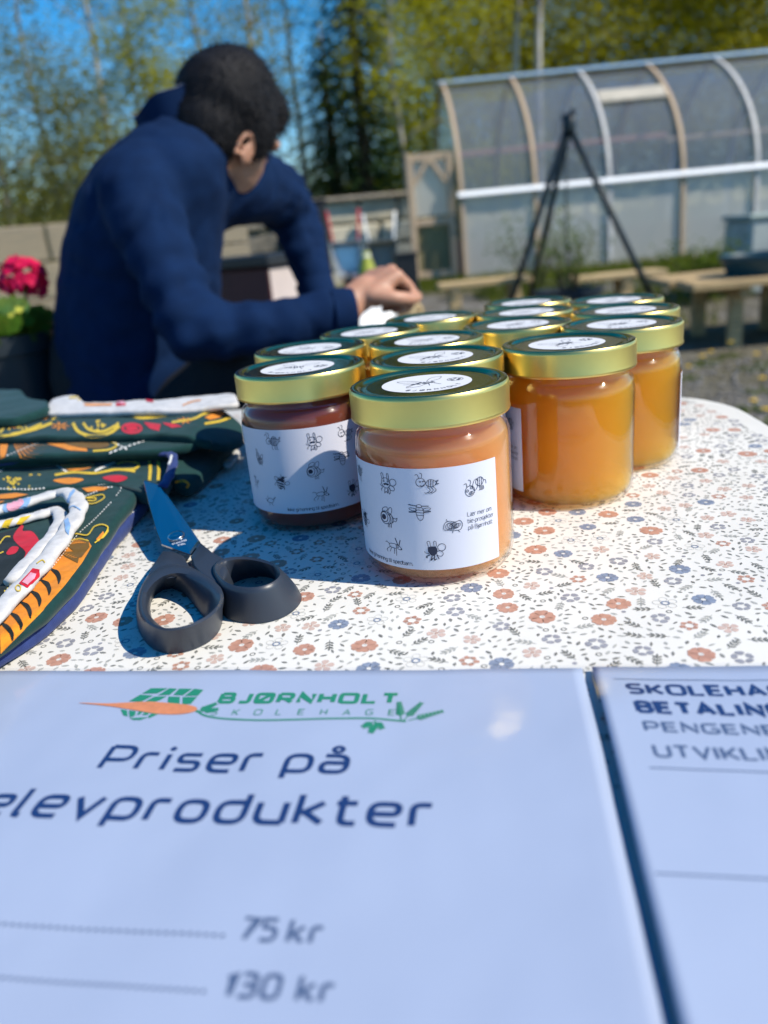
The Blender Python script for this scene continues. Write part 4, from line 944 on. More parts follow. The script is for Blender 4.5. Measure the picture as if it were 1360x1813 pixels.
ik_.line([(330, 325), (470, 325), (580, 342), (640, 365), (600, 392), (510, 400)], 10, mi=2); ik_.line([(590, 345), (655, 330)], 8, mi=2)
dashes(ik_, [(600, 410), (700, 375), (820, 335)], 7, 18, 6); dashes(ik_, [(620, 350), (710, 400)], 7, 18, 6); dashes(ik_, [(40, 425), (150, 380), (260, 340)], 4, 12, 8)
tag(ik_.build('wax_print', FP, c3), kind='stuff')
# 4: larger cloth behind, draping down at its right end
c4 = empty('sewn_cloth', tuple(onz(220, 750, TT)), 'dark green cloth with yellow arcs and a red flower, draping beside the dark jar', 'cloth', 'sewn wax-print cloths in a pile')
sl4 = lambda q: -.030 * min(1, max(0, (q.x + .150) / .055)) ** 1.4
o_, b_ = slab('fold', [(-260, 782), (0, 774), (150, 772), (280, 768), (350, 772), (392, 762), (426, 742), (424, 722), (380, 716), (200, 722), (0, 728), (-260, 734)], .0400, .007, F_green, c4, 7, slope=sl4)
ik_ = Ink(on(b_, Z6))
for cx_, cy_, k_ in ((330, 262, 1.0), (60, 262, .8), (1010, 232, .8)):
    for a in range(7):
        an = a * .9; ik_.fill([(cx_, cy_), (cx_ + 34 * k_ * math.cos(an - .22), cy_ + 15 * k_ * math.sin(an - .22)), (cx_ + 58 * k_ * math.cos(an), cy_ + 25 * k_ * math.sin(an)), (cx_ + 34 * k_ * math.cos(an + .22), cy_ + 15 * k_ * math.sin(an + .22))], 0)
ik_.line([(400, 245), (430, 292), (510, 318), (600, 300), (655, 262)], 17, mi=2); ik_.line([(455, 245), (490, 282), (560, 292), (630, 262), (650, 245)], 14, mi=2)
for k in range(14): ik_.disc((550 + rr_.gauss(0, 24), 258 + rr_.gauss(0, 10)), rr_.uniform(5, 9), mi=2, n=8)
ik_.line([(60, 308), (150, 290), (220, 270), (285, 245)], 15, mi=2); ik_.line([(0, 318), (100, 305), (180, 270), (230, 250)], 12, mi=2); ik_.line([(0, 300), (30, 258)], 14, mi=2)
for k in range(10): ik_.disc((120 + rr_.gauss(0, 28), 265 + rr_.gauss(0, 9)), rr_.uniform(5, 9), mi=2, n=8)
ik_.ring((722, 275), 52, 24, 14, mi=4); ik_.fill([(690, 262), (740, 256), (760, 280), (720, 292), (692, 285)], 4, step=14); ik_.fill([(785, 240), (880, 252), (870, 290), (820, 275)], 4, step=14); ik_.fill([(885, 243), (960, 250), (998, 265), (940, 272)], 4, step=14)
ik_.line([(700, 195), (770, 218), (900, 205), (1030, 172)], 13, mi=2); ik_.line([(940, 242), (1060, 222), (1120, 195), (1250, 170), (1285, 195), (1220, 230), (1120, 250)], 12, mi=2); ik_.fill([(1120, 215), (1180, 185), (1235, 188), (1210, 212), (1150, 228)], 0, step=14); ik_.fill([(540, 185), (760, 172), (770, 190), (600, 196)], 0, step=14); ik_.fill([(160, 210), (220, 190), (290, 205), (250, 228), (190, 228)], 0, step=14); ik_.line([(290, 200), (310, 210), (285, 228)], 9, mi=2); ik_.fill([(820, 195), (900, 180), (960, 185), (900, 205)], 5, step=14)
tag(ik_.build('wax_print', FP, c4), kind='stuff')
o_, b_ = slab('draped_end', [(318, 775), (350, 762), (424, 744), (430, 764), (398, 800), (350, 846), (328, 862), (306, 862), (300, 820)], .0130, .012, F_green, c4, 8, slope=lambda q: .012 * min(1, max(0, (-.135 - q.x) / .03)))
ik_ = Ink(on(b_, Z6)); ik_.line([(960, 568), (1005, 562), (1030, 580), (1020, 600)], 13, mi=0); ik_.fill([(1140, 400), (1180, 360), (1240, 350), (1230, 375)], 0, step=14); ik_.line([(1180, 365), (1235, 328), (1245, 345)], 9, mi=2); tag(ik_.build('end_print', FP, c4), kind='stuff')
g = MB(); g_px = [(392, 810), (420, 782), (430, 770), (424, 800), (410, 822), (396, 824)]
o_, b_ = slab('white_lining', g_px, .0050, .004, F_white, c4, 9, rad=.003, rnd=.0012)
# 5: white printed cloth at the back
c5 = empty('sewn_cloth', tuple(onz(250, 710, TT)), 'white printed cloth lying across the back of the fabric pile', 'cloth', 'sewn wax-print cloths in a pile')
o_, b_ = slab('fold', [(74, 730), (92, 704), (136, 699), (150, 712), (280, 707), (416, 695), (424, 714), (300, 726)], .0460, .005, F_white, c5, 10)
ik_ = Ink(on(b_, Z6)); ik_.fill([(440, 128), (620, 118), (610, 150), (470, 152)], 0, step=14); ik_.fill([(630, 120), (690, 115), (688, 150), (635, 154)], 4, step=14); ik_.map = on(b_, Z6, .0006); ik_.fill([(640, 128), (680, 126), (676, 148)], 6, step=14); ik_.line([(380, 108), (430, 105), (432, 122)], 9, mi=2); ik_.line([(800, 122), (840, 128)], 10, mi=4); ik_.line([(1000, 150), (1050, 130), (1100, 120)], 6, mi=0); ik_.line([(500, 138), (560, 132)], 8, mi=8); tag(ik_.build('wax_print', FP, c5), kind='stuff')
# 6: dark green cloth at the far left
c6 = empty('sewn_cloth', tuple(onz(20, 720, TT)), 'plain dark green cloth bunched at the far left of the fabric pile', 'cloth', 'sewn wax-print cloths in a pile')
o_, b_ = slab('fold', [(-260, 752), (-60, 700), (-20, 690), (36, 688), (50, 704), (84, 708), (88, 722), (30, 738), (-260, 764)], .0500, .008, F_green, c6, 11)
ik_ = Ink(on(b_, Z6))
for k in range(16):
    a = rr_.uniform(0, 6.28); ik_.line([(235, 85), (235 + 50 * math.cos(a), 85 + 22 * math.sin(a))], 8, mi=2)
tag(ik_.build('wax_print', FP, c6), kind='stuff')

# ------------------------------------------------------------------ garden behind: walls, planks
G = ground_z
M_sleeper = mat('weathered_timber', (.31, .25, .165), .85, noise_amt=.5, nscale=5, stretch=(1, 10, 14), bump=.5, bscale=30, col2=(.22, .19, .135))
M_pale = mat('pale_new_wood', (.56, .40, .20), .7, noise_amt=.35, nscale=6, stretch=(1, 9, 9), bump=.3, bscale=40)
M_greywood = mat('grey_wood', (.36, .31, .24), .8, noise_amt=.4, nscale=6, stretch=(1, 9, 9), bump=.4, bscale=40)
M_concrete = mat('rough_concrete', (.55, .50, .38), .9, noise_amt=.5, nscale=3, bump=.7, bscale=14, col2=(.36, .33, .25))
M_rock = mat('wall_rock', (.27, .23, .17), .9, noise_amt=.6, nscale=4, bump=.9, bscale=9, col2=(.11, .10, .08))
M_black = mat('black_plastic', (.012, .014, .018), .45, noise_amt=.3, nscale=9)
M_dark = mat('dark_steel', (.010, .020, .026), .5, spec=.4)
rb = random.Random(11)
# sleeper wall behind the geranium (left)
wl = empty('sleeper_wall', (-3.9, 7.0, G(-3.9, 7)), 'weathered timber sleeper wall at the left behind the red geranium', 'wall')
zt = aty(50, 395, 7.0).z; nrow = 4; hz = (zt - G(-3.9, 7) + .04) / nrow
for r_ in range(nrow):
    x = -7.2 + (r_ % 2) * -.9
    while x < -.9:
        L = 1.8; xe = min(x + L, -.9)
        if xe - x > .1:
            g = MB(); g.box(((x + xe) / 2, 7.0 + rb.uniform(-.02, .02), G(-3.9, 7) - .04 + hz * (r_ + .5)), (xe - x - .012, .18, hz - .012), bev=.012); g.build('sleeper', M_sleeper, wl)
        x += L
wl.rotation_euler[2] = R(20)
# rock and slab wall at the back
wr = empty('stone_wall', (-1.0, 12.6, G(-1, 12.6)), 'rough stone wall with a flat capping behind the wheelbarrows', 'wall')
zt = aty(650, 352, 12.6).z; z0 = G(-1, 12.6) - .05; rows = 4; hz = (zt - z0) / rows
x_end = aty(740, 400, 12.6).x
for r_ in range(rows):
    x = -4.2 + rb.uniform(-.4, 0)
    while x < x_end - .05:
        L = rb.uniform(.55, 1.0); xe = min(x + L, x_end)
        if xe - x > .08:
            g = MB(); g.box(((x + xe) / 2, 12.6 + rb.uniform(-.05, .05), z0 + hz * (r_ + .5)), (xe - x - .02, .4, hz - .02), bev=.04)
            g.v = [v + Vector((noise.noise((v.x * 3, v.z * 3, 1)), noise.noise((v.x * 3, v.z * 3, 5)), noise.noise((v.x * 3, v.z * 3, 9)))) * .025 for v in g.v]
            g.build('stone', M_concrete if x > -.9 else M_rock, wr)
        x = xe
g = MB(); g.box((-1.8 + x_end / 2 - .2, 12.56, zt + .03), (x_end + 4.0, .52, .055), bev=.01); g.build('capping', M_greywood, wr)
wr.rotation_euler[2] = R(10)
# pale plank box between pot and person
pb = empty('plank_box', (-1.35, 3.2, 0), 'pale plank planter box low between the geranium pot and the seated person', 'planter')
zt = aty(100, 572, 3.2).z; hz = .13
for k in range(5):
    g = MB(); g.box((-1.35, 3.2 + (.0 if k % 2 else .006), zt - hz * (k + .5)), (1.5, .03, hz - .012), bev=.004); g.build('plank', M_pale, pb)
    for sx in (-2.085, -.615):
        g = MB(); g.box((sx, 3.55, zt - hz * (k + .5)), (.03, .66, hz - .012), bev=.004); g.build('plank', M_pale, pb)
g = MB(); g.box((-1.35, 3.55, zt - .06), (1.42, .64, .04)); g.build('soil', mat('potting_soil', (.035, .025, .018), .95, bump=.8, bscale=30), pb)
g = MB(); g.box((-1.35, 3.17, zt + .012), (1.54, .11, .024), bev=.004); g.build('top_board', mat('brown_board', (.20, .105, .06), .7, noise_amt=.3, nscale=8, stretch=(1, 9, 9)), pb)

# ------------------------------------------------------------------ greenhouse
GY = 12.0
gh = empty('greenhouse', (3.8, 13.8, G(3.8, 13)), 'long arched greenhouse with cloudy plastic panels and wooden ribs', 'greenhouse')
zb_ = aty(828, 492, GY).z; zr_ = aty(822, 345, GY).z
RY = 13.7; ztop = aty(806, 152, RY).z
def prof(t):                                   # near half of the arch: t 0..1 from base to ridge -> (y, z)
    if t < .30: u_ = t / .30; return GY + .06 * u_, zb_ + (zr_ - zb_) * u_
    u_ = (t - .30) / .70
    return GY + .06 + (RY - GY - .06) * (.12 * u_ + .88 * u_ ** 2.1), zr_ + (ztop - zr_) * (1 - (1 - u_) ** 1.12)
x_left = aty(818, 345, GY).x; sp_ = 1.08; nr = 8
M_poly = glass_mat('cloudy_plastic', (.80, .83, .88), 1.4, .10, film=.21, filmcol=(.62, .68, .74))
M_poly2 = glass_mat('dusty_plastic', (.84, .86, .86), 1.2, .12, film=.56, filmcol=(.92, .90, .84))
M_rib = mat('rib_wood', (.56, .41, .27), .7, noise_amt=.3, nscale=6, stretch=(9, 9, 1)); M_ribw = mat('rib_painted', (.62, .60, .57), .6, noise_amt=.25, nscale=8)
M_alu = mat('aluminium_profile', (.86, .87, .88), .28, .85)
NT = 22; half = [prof(k / NT) for k in range(NT + 1)]; arch = half + [(2 * RY - y, z) for y, z in half[-2::-1]]
for i in range(nr):
    x = x_left + sp_ * i; g = MB()
    pts = [Vector((x, y, z)) for y, z in arch]; n_ = len(pts); w2 = .042
    for k, p in enumerate(pts):
        t_ = (pts[min(k + 1, n_ - 1)] - pts[max(k - 1, 0)]).normalized(); nn = Vector((0, -t_.z, t_.y))
        for a, b in ((-1, -1), (1, -1), (1, 1), (-1, 1)): g.v.append(p + Vector((a * w2 * .62, 0, 0)) + nn * (.03 + b * .025))
    g.f = [(k * 4 + a, k * 4 + (a + 1) % 4, (k + 1) * 4 + (a + 1) % 4, (k + 1) * 4 + a) for k in range(n_ - 1) for a in range(4)] + [(0, 1, 2, 3), tuple((n_ - 1) * 4 + a for a in range(4))]; g.m = [0] * len(g.f)
    g.build('rib', M_rib if i in (0, 1, 3) else M_ribw, gh)
    if i < nr - 1:
        for part_ in (0, 1, 2):
            ks = {0: (0, 7), 1: (7, NT), 2: (NT, 2 * NT)}[part_]; g = MB(); seg = arch[ks[0]:ks[1] + 1]
            for y, z in seg:
                for xx in (x + .03, x + sp_ / 2, x + sp_ - .03): g.v.append(Vector((xx, y + .006 * noise.noise((xx * 3, z * 2, 1)), z)))
            g.f = [(k * 3 + a, k * 3 + a + 1, (k + 1) * 3 + a + 1, (k + 1) * 3 + a) for k in range(len(seg) - 1) for a in range(2)]; g.m = [0] * len(g.f)
            o = g.build('panel', M_poly2 if part_ == 0 else M_poly, gh, True)
xr_ = x_left + sp_ * (nr - 1)
g = MB(); yy = GY + .04; P_ = [(yy, zr_ + .042), (yy - .045, zr_ + .036), (yy - .09, zr_ - .018), (yy - .086, zr_ - .032), (yy, zr_ - .03)]
g.v = [Vector((xx, y, z)) for xx in (x_left - .06, xr_ + .06) for y, z in P_]; g.f = [tuple(range(5)), tuple(range(5, 10))[::-1]] + [(k, k + 5, (k + 1) % 5 + 5, (k + 1) % 5) for k in range(5)]; g.m = [0] * 7
g.build('eave_rail', mat('glare_white', (.88, .88, .87), .3), gh)  # sun glare on the rail put into its white colour and slanted shape
g = MB(); g.box(((x_left + xr_) / 2, RY, ztop + .05), (xr_ - x_left + .16, .22, .05), bev=.015); g.build('ridge_cap', M_alu, gh)
g = MB(); g.box(((x_left + xr_) / 2, GY - .02, zb_ - .06), (xr_ - x_left + .12, .09, .16), bev=.01); g.build('sill', M_greywood, gh)
zpur = aty(870, 268, GY + .7).z
g = MB(); g.box(((x_left + x_left + 3 * sp_) / 2, GY + .75, zpur), (3 * sp_, .05, .07), bev=.006); g.build('purlin', mat('pink_wood', (.46, .25, .18), .7), gh)
zpu2 = aty(1250, 240, GY + .7).z
g = MB(); g.box((x_left + 5 * sp_, GY + .75, zpu2), (4 * sp_, .05, .06), bev=.006); g.build('purlin', M_rib, gh)
vk = min(range(8, NT), key=lambda k: abs(half[k][1] - aty(1092, 168, half[k][0]).z)); yv, zv = half[vk]; dy_, dz_ = half[vk + 1][0] - half[vk - 1][0], half[vk + 1][1] - half[vk - 1][1]
g = MB(); g.box((x_left + 2.5 * sp_, yv - .07, zv), (sp_ - .08, .03, .30), Matrix.Rotation(-math.atan2(dy_, dz_), 3, 'X'), bev=.006); g.build('vent_board', mat('vent_wood', (.52, .47, .38), .7, noise_amt=.25, nscale=7), gh)
# end wall of the greenhouse
g = MB(); e_ = [Vector((x_left - .01, y, z)) for y, z in arch]; g.add(e_, [tuple(range(len(e_)))]); g.build('end_wall', M_poly, gh)
# growing bed inside, seen dimly through the panels
bi = empty('growing_bed', (3.8, 13.9, G(3.8, 13)), 'dark growing bed seen dimly through the greenhouse panels', 'planter')
M_soil = mat('bed_soil', (.05, .035, .03), .95, bump=.8, bscale=12)
g = MB(); g.box((3.8 + x_left - 1.2, 13.5, .42), (6.6, 1.4, .5), bev=.03); g.build('soil', M_soil, bi)
g = MB(); g.box((3.8 + x_left - 1.2, 12.75, .40), (6.7, .05, .58), bev=.01); g.build('board', mat('dark_board', (.12, .08, .07), .8, noise_amt=.4, nscale=4, stretch=(1, 8, 8)), bi)
# gate left of it
ga = empty('garden_gate', (.9, 12.2, G(.9, 12)), 'narrow wooden gate with a braced top bar left of the greenhouse', 'gate')
p0 = aty(738, 488, 12.2); p1 = aty(738, 272, 12.2); q0 = aty(806, 488, 12.2); q1 = aty(806, 268, 12.2)
for a, b in ((p0, p1), (q0, q1)): g = MB(); g.bar((a.x, 12.2, G(1, 12) - .05), (a.x, 12.2, b.z), .09, .09, up=Vector((0, 1, 0)), bev=.008); g.build('post', M_rib, ga)
zm = aty(770, 392, 12.2).z
for z in (p1.z - .06, zm, G(1, 12) + .12): g = MB(); g.box(((p0.x + q0.x) / 2, 12.2, z), (q0.x - p0.x - .09, .06, .10), bev=.006); g.build('rail', M_rib, ga)
for s, a in ((1, p0.x), (-1, q0.x)): g = MB(); g.bar((a + s * .045, 12.19, p1.z - .42), (a + s * .28, 12.19, p1.z - .09), .05, .06, bev=.005); g.build('brace', M_rib, ga)
g = MB(); g.box(((p0.x + q0.x) / 2, 12.235, (zm + p1.z) / 2), (q0.x - p0.x - .10, .012, p1.z - zm - .16)); g.build('pane', M_poly2, ga)
nb_ = 5; wdt = (q0.x - p0.x - .10) / nb_
for k in range(nb_):
    g = MB(); g.box((p0.x + .05 + wdt * (k + .5), 12.24, (zm + G(1, 12) + .12) / 2), (wdt - .008, .022, zm - G(1, 12) - .14), bev=.003); g.build('board', mat('mossy_board', (.24, .22, .11), .85, noise_amt=.45, nscale=5, stretch=(9, 9, 1)) if k == 0 else bpy.data.materials['mossy_board'], ga)

# ------------------------------------------------------------------ camp-fire tripod
tp = empty('fire_tripod', (1.45, 6.0, G(1.45, 6)), 'tall black three-legged camp-fire tripod before the greenhouse', 'tripod')
ap = aty(1008, 222, 6.0)
feet = [onz(884, 598, G(.8, 6)), onz(1186, 590, G(2.2, 6)), aty(925, 548, 6.9)]
feet[2].z = G(feet[2].x, 6.9)
for k, f_ in enumerate(feet):
    g = MB(); d = (ap - f_); top = ap + d.normalized() * (.05 + .03 * k) + Vector((.012 * (k - 1), .012 * k, 0)); g.tube([f_, f_.lerp(top, .5), top], [.021, .023, .024], 12); g.build('leg', M_dark, tp, True)
g = MB(); g.lathe([(0, -.05), (.045, -.04), (.05, 0), (.045, .05), (.02, .075), (0, .078)], ap, 18); autosmooth(g.build('head_joint', M_dark, tp), 40)
ch = MB(); zc_ = ap.z - .06
for k in range(30):
    c = Vector((ap.x - .02, 6.03, zc_ - k * .034)); P_ = []
    for a in range(9):
        t_ = a * 6.2832 / 8; l_ = Vector((.010 * math.cos(t_), 0, .021 * math.sin(t_))) if k % 2 else Vector((0, .010 * math.cos(t_), .021 * math.sin(t_))); P_.append(c + l_)
    ch.tube(P_, .0035, 5, caps=False)
g = ch.build('chain', M_dark, tp, True); tag(g, kind='stuff')
g = MB(); hk_ = Vector((ap.x - .02, 6.03, zc_ - 1.03)); g.tube([hk_ + Vector((.03 * math.sin(a * .55), 0, .02 - .012 * a + (.03 * (a - 5) if a > 5 else 0))) for a in range(9)], .006, 8); g.build('hook', M_dark, tp, True)

# ------------------------------------------------------------------ plank benches
def bench(x0, x1, y, zt, depth, label, legs, boards=2, mat_=None, rz=0.0):
    r = empty('plank_bench', ((x0 + x1) / 2, y, G((x0 + x1) / 2, y)), label, 'bench', 'low plank benches around the fire place')
    mm_ = mat_ or M_pale; bw = depth / boards
    for k in range(boards):
        g = MB(); g.box(((x0 + x1) / 2 + rb.uniform(-.03, .03), y - depth / 2 + bw * (k + .5), zt - .022), (x1 - x0, bw - .012, .044), bev=.005); g.build('board', mm_, r)
    for lx in legs:
        for sy in (-.3, .3):
            g = MB(); g.box((lx, y + sy * depth, (zt - .044 + G(lx, y)) / 2 - .01), (.09, .05, zt - .044 - G(lx, y) + .02), bev=.004); g.build('leg', mm_, r)
        g = MB(); g.box((lx, y, zt - .075), (.07, depth * .86, .06), bev=.004); g.build('cross_bar', mm_, r)
    return r
a0, a1 = aty(778, 502, 6.75), aty(940, 496, 6.75); bench(a0.x, a1.x, 6.75, a0.z, .30, 'low pale plank bench left of the tripod chain', (a0.x + .12, a1.x - .15))
a0, a1 = aty(1008, 491, 6.75), aty(1165, 482, 6.75); bench(a0.x, a1.x, 6.75, a0.z, .30, 'low pale plank bench behind the right tripod leg', (a0.x + .12, a1.x - .30))
a0, a1 = aty(1166, 478, 5.5), aty(1520, 478, 5.5); zq = aty(1300, 494, 5.0).z
bench(a0.x, a1.x, 5.35, zq, .95, 'wide slatted bench at the right carrying the dark teal tub', (a0.x + .35, a0.x + .85, a1.x - .25), boards=5, mat_=mat('worn_boards', (.50, .35, .17), .75, noise_amt=.45, nscale=6, stretch=(1, 9, 9), bump=.4, bscale=40))
# dark rough planks leaning under it
ug = empty('log_pile', (a0.x + .9, 5.4, G(2.5, 5.4)), 'dark split logs stored in the shade under the wide slatted bench', 'firewood')
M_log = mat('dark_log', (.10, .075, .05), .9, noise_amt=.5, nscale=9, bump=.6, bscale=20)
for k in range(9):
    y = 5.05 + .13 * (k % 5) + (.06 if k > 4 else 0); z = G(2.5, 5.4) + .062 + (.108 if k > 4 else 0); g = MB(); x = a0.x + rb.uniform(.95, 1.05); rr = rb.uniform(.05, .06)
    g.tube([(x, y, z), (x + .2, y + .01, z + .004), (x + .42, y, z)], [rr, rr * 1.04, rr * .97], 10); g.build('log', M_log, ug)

# ------------------------------------------------------------------ tubs, box, wheelbarrows
def tub(name, c, r0, r1, h, m, label, cat='tub', soil=True):
    r = empty(name, c, label, cat)
    g = MB(); g.lathe([(0, .0), (r0, 0), (r1, h - .03), (r1 + .012, h - .03), (r1 + .014, h), (r1 - .004, h), (r0 * .97, .02), (0, .02)], c, 32); autosmooth(g.build('wall', m, r), 40)
    if soil: g = MB(); g.lathe([(r1 * .94, h - .055), (0, h - .04)], c, 20); g.build('soil', bpy.data.materials['potting_soil'], r)
    return r
c = aty(1005, 530, 6.3); tub('planter_tub', (c.x, 6.3, G(c.x, 6.3)), .20, .265, aty(1005, 512, 6.3).z - G(c.x, 6.3), mat('tub_dark_blue', (.010, .020, .032), .5), 'dark blue tub with a shrub beneath the tripod')
c = aty(1345, 495, 5.2); tub('teal_tub', (c.x, 5.2, zq), .20, .245, aty(1345, 448, 5.2).z - zq, mat('tub_teal', (.012, .055, .075), .45), 'dark teal tub standing on the wide slatted bench')
pbx = aty(1340, 470, 7.6); bb = empty('grey_bin', (pbx.x, 7.6, G(pbx.x, 7.6)), 'pale grey straight-sided bin behind the teal tub', 'bin')
hb = aty(1330, 388, 7.6).z; xl = aty(1302, 440, 7.6).x
M_bin = mat('grey_bin_plastic', (.42, .45, .42), .6, noise_amt=.25, nscale=5)
g = MB(); g.box((xl + .38, 7.6, (hb + G(pbx.x, 7.6)) / 2), (.76, .55, hb - G(pbx.x, 7.6)), bev=.03); g.build('body', M_bin, bb)
g = MB(); g.box((xl + .38, 7.6, hb + .02), (.80, .59, .05), bev=.015); g.build('rim', mat('bin_rim', (.28, .34, .31), .5), bb)
c0 = aty(696, 450, 9.2); c1_ = aty(738, 450, 9.2); cb = empty('black_crate', ((c0.x + c1_.x) / 2, 9.2, G(.4, 9.2)), 'tall black plastic crate left of the garden gate', 'crate')
g = MB(); hz = c0.z; zz = G(.4, 9.2)
xc = (c0.x + c1_.x) / 2; wv = (c1_.x - c0.x); g.box((xc, 9.2, (hz + zz) / 2), (wv - .02, wv - .02, hz - zz), bev=.01); g.build('body', M_black, cb)
g = MB(); g.box((xc, 9.2, hz - .015), (wv + .015, wv + .015, .035), bev=.008); g.build('rim', M_black, cb)
def barrow(x, y, hz, m_tray, m_frame, label, lean=.22, sc_=1.0):
    """wheelbarrow stood up on its wheel, handles in the air, leaning back"""
    z0 = G(x, y); r = empty('wheelbarrow', (x, y, z0), label, 'wheelbarrow', 'wheelbarrows stood on end by the wall')
    T = lambda a, b, c_: Vector((x + a * sc_, y + (b + c_ * lean) * sc_, z0 + c_ * sc_))
    g = MB(); 
    ringp = lambda w1, d1, zc: [T(-w1, d1, zc), T(w1, d1, zc)]
    # tray: shallow pan facing the camera
    outer = [T(-.20, -.16, .36), T(.20, -.16, .36), T(.27, -.16, .92), T(-.27, -.16, .92)]; back = [T(-.13, .08, .45), T(.13, .08, .45), T(.18, .08, .82), T(-.18, .08, .82)]
    g.add(outer + back, [(0, 1, 5, 4), (1, 2, 6, 5), (2, 3, 7, 6), (3, 0, 4, 7), (4, 5, 6, 7)]); tr_ = g.build('tray', m_tray, r); modify(tr_, 'SOLIDIFY', thickness=.012)
    for s in (-1, 1):
        g = MB(); g.tube([T(s * .05, .02, .17), T(s * .16, .10, .50), T(s * .22, .10, .95), T(s * .27, .05, hz)], .019 * sc_, 8); g.build('handle', m_frame, r, True)
        g = MB(); g.tube([T(s * .20, .1, .78), T(s * .22, .34, .80), T(s * .22, .36, .60)], .015 * sc_, 8); g.build('leg', m_frame, r, True)
    wc = T(0, .02, .185); g = MB(); Mx = Matrix.Rotation(math.pi / 2, 3, 'Y')
    g.lathe([(.105, -.04), (.165, -.045), (.185, -.02), (.185, .02), (.165, .045), (.105, .04)], wc, 24, close=True, M=Mx); w_o = g.build('wheel', M_black, r, True)
    g = MB(); g.lathe([(0, -.03), (.11, -.025), (.11, .025), (0, .03)], wc, 18, M=Mx); rim = g.build('rim', m_frame, w_o)
    return r
M_red = mat('red_paint', (.50, .03, .035), .4); M_galv = mat('galvanised', (.62, .66, .68), .35, .6, noise_amt=.2, nscale=12); M_slate = mat('slate_tray', (.22, .23, .22), .6, noise_amt=.2, nscale=8); M_wht = mat('white_paint', (.8, .8, .78), .4)
c = aty(617, 480, 11.0); barrow(c.x, 11.0, 1.42, M_galv, M_red, 'red-handled wheelbarrow with a galvanised tray leaning on the stone wall', .12, .8)
c = aty(680, 480, 10.6); barrow(c.x, 10.6, 1.36, M_slate, M_wht, 'white-handled wheelbarrow with a slate grey tray beside the black crate', .12, .78)
c = aty(650, 480, 10.3); yb = empty('yellow_sack', (c.x, 10.3, G(c.x, 10.3)), 'upright yellow-green sack between the two wheelbarrows', 'sack')
g = MB(); hz = aty(650, 446, 10.3).z - G(c.x, 10.3)
g.lathe([(0, .0), (.10, .0), (.115, .12), (.10, hz * .7), (.05, hz * .92), (.055, hz), (0, hz * .97)], (c.x, 10.3, G(c.x, 10.3)), 14); o = g.build('bag', mat('yellow_bag', (.36, .40, .05), .6, noise_amt=.2, nscale=12, bump=.5, bscale=20), yb, True)
g = MB(); g.lathe([(.056, hz * .9), (.062, hz * .925), (.056, hz * .95)], (c.x, 10.3, G(c.x, 10.3)), 14); g.build('tie', M_wht, yb, True)
# dark board post left of the barrows
c = aty(566, 420, 11.6); dp = empty('dark_post', (c.x, 11.6, G(c.x, 11.6)), 'dark upright board against the stone wall behind the far sleeve', 'post')
g = MB(); zt = aty(566, 357, 11.6).z; g.box((c.x, 11.6, (zt + G(c.x, 11.6)) / 2), (.26, .10, zt - G(c.x, 11.6)), bev=.01); g.build('board', mat('tarred_wood', (.02, .022, .026), .7), dp)
g = MB(); g.box((c.x, 11.6, zt + .015), (.30, .14, .03), bev=.006); g.build('cap', bpy.data.materials['tarred_wood'], dp)
# hive-like red box behind the person
cL = aty(408, 460, 3.0); cR = aty(478, 460, 3.0); hb = empty('red_box', (-.5, 3.1, 0), 'dark red wooden box, sunlight coloured into its pale side, between the arms', 'box')
M_maroon = mat('maroon_paint', (.075, .012, .014), .6, noise_amt=.3, nscale=8); M_sunside = mat('sunlit_side_tone', (.55, .46, .42), .7, noise_amt=.2, nscale=8)  # pale tone puts sunlight into the colour of the box's right faces
a_ = R(28); u_ = Vector((math.cos(a_), -math.sin(a_) * -1, 0)); 
wB = .42; dB = .34; fr = Vector((cR.x, 2.9, 0)); zt = cR.z
Mz = Matrix.Rotation(R(-32), 3, 'Z'); ex = Mz @ Vector((-1, 0, 0)); ey = Mz @ Vector((0, 1, 0)); cc = fr + ex * wB / 2 + ey * dB / 2
for k in range(3):
    h_ = (zt - .02) / 3; g = MB()
    g.box(cc + Vector((0, 0, h_ * (k + .5))), (wB, dB, h_ - .006), Mz, bev=.006); o = g.build('hive_box', [M_maroon, M_sunside], hb)
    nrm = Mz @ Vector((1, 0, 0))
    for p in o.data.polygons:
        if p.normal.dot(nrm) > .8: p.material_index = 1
g = MB(); g.box(cc + Vector((0, 0, zt)), (wB + .04, dB + .04, .04), Mz, bev=.006); g.build('roof_board', M_black, hb)

# ------------------------------------------------------------------ plants
def leaf_cloud(g, centres, n, size, rnd, mi=0, spread=.3, flat=.5, aspect=.55):
    """n leaf-sized rhombs scattered about the centres"""
    for _ in range(n):
        c, s = rnd.choice(centres); p = c + Vector((rnd.gauss(0, 1), rnd.gauss(0, 1), rnd.gauss(0, .8))) * spread * s
        a = rnd.uniform(0, 6.28); d = Vector((math.cos(a), math.sin(a), rnd.uniform(-.7, .5))).normalized(); q = d.cross(Vector((rnd.uniform(-1, 1), rnd.uniform(-1, 1), 1))).normalized()
        L = size * rnd.uniform(.6, 1.35); g.add([p, p + d * L * .5 + q * L * aspect * .5, p + d * L, p + d * L * .5 - q * L * aspect * .5], [(0, 1, 2, 3)], mi)
L_spring = leaf_mat('leaf_spring', (.345, .345, .016)); L_olive = leaf_mat('leaf_olive', (.29, .27, .016)); L_pale = leaf_mat('leaf_pale', (.30, .30, .08)); L_dark = leaf_mat('needle_dark', (.032, .068, .024), trans=.2); L_bush = leaf_mat('leaf_bush', (.10, .15, .015)); L_grey = leaf_mat('leaf_grey', (.19, .205, .06))
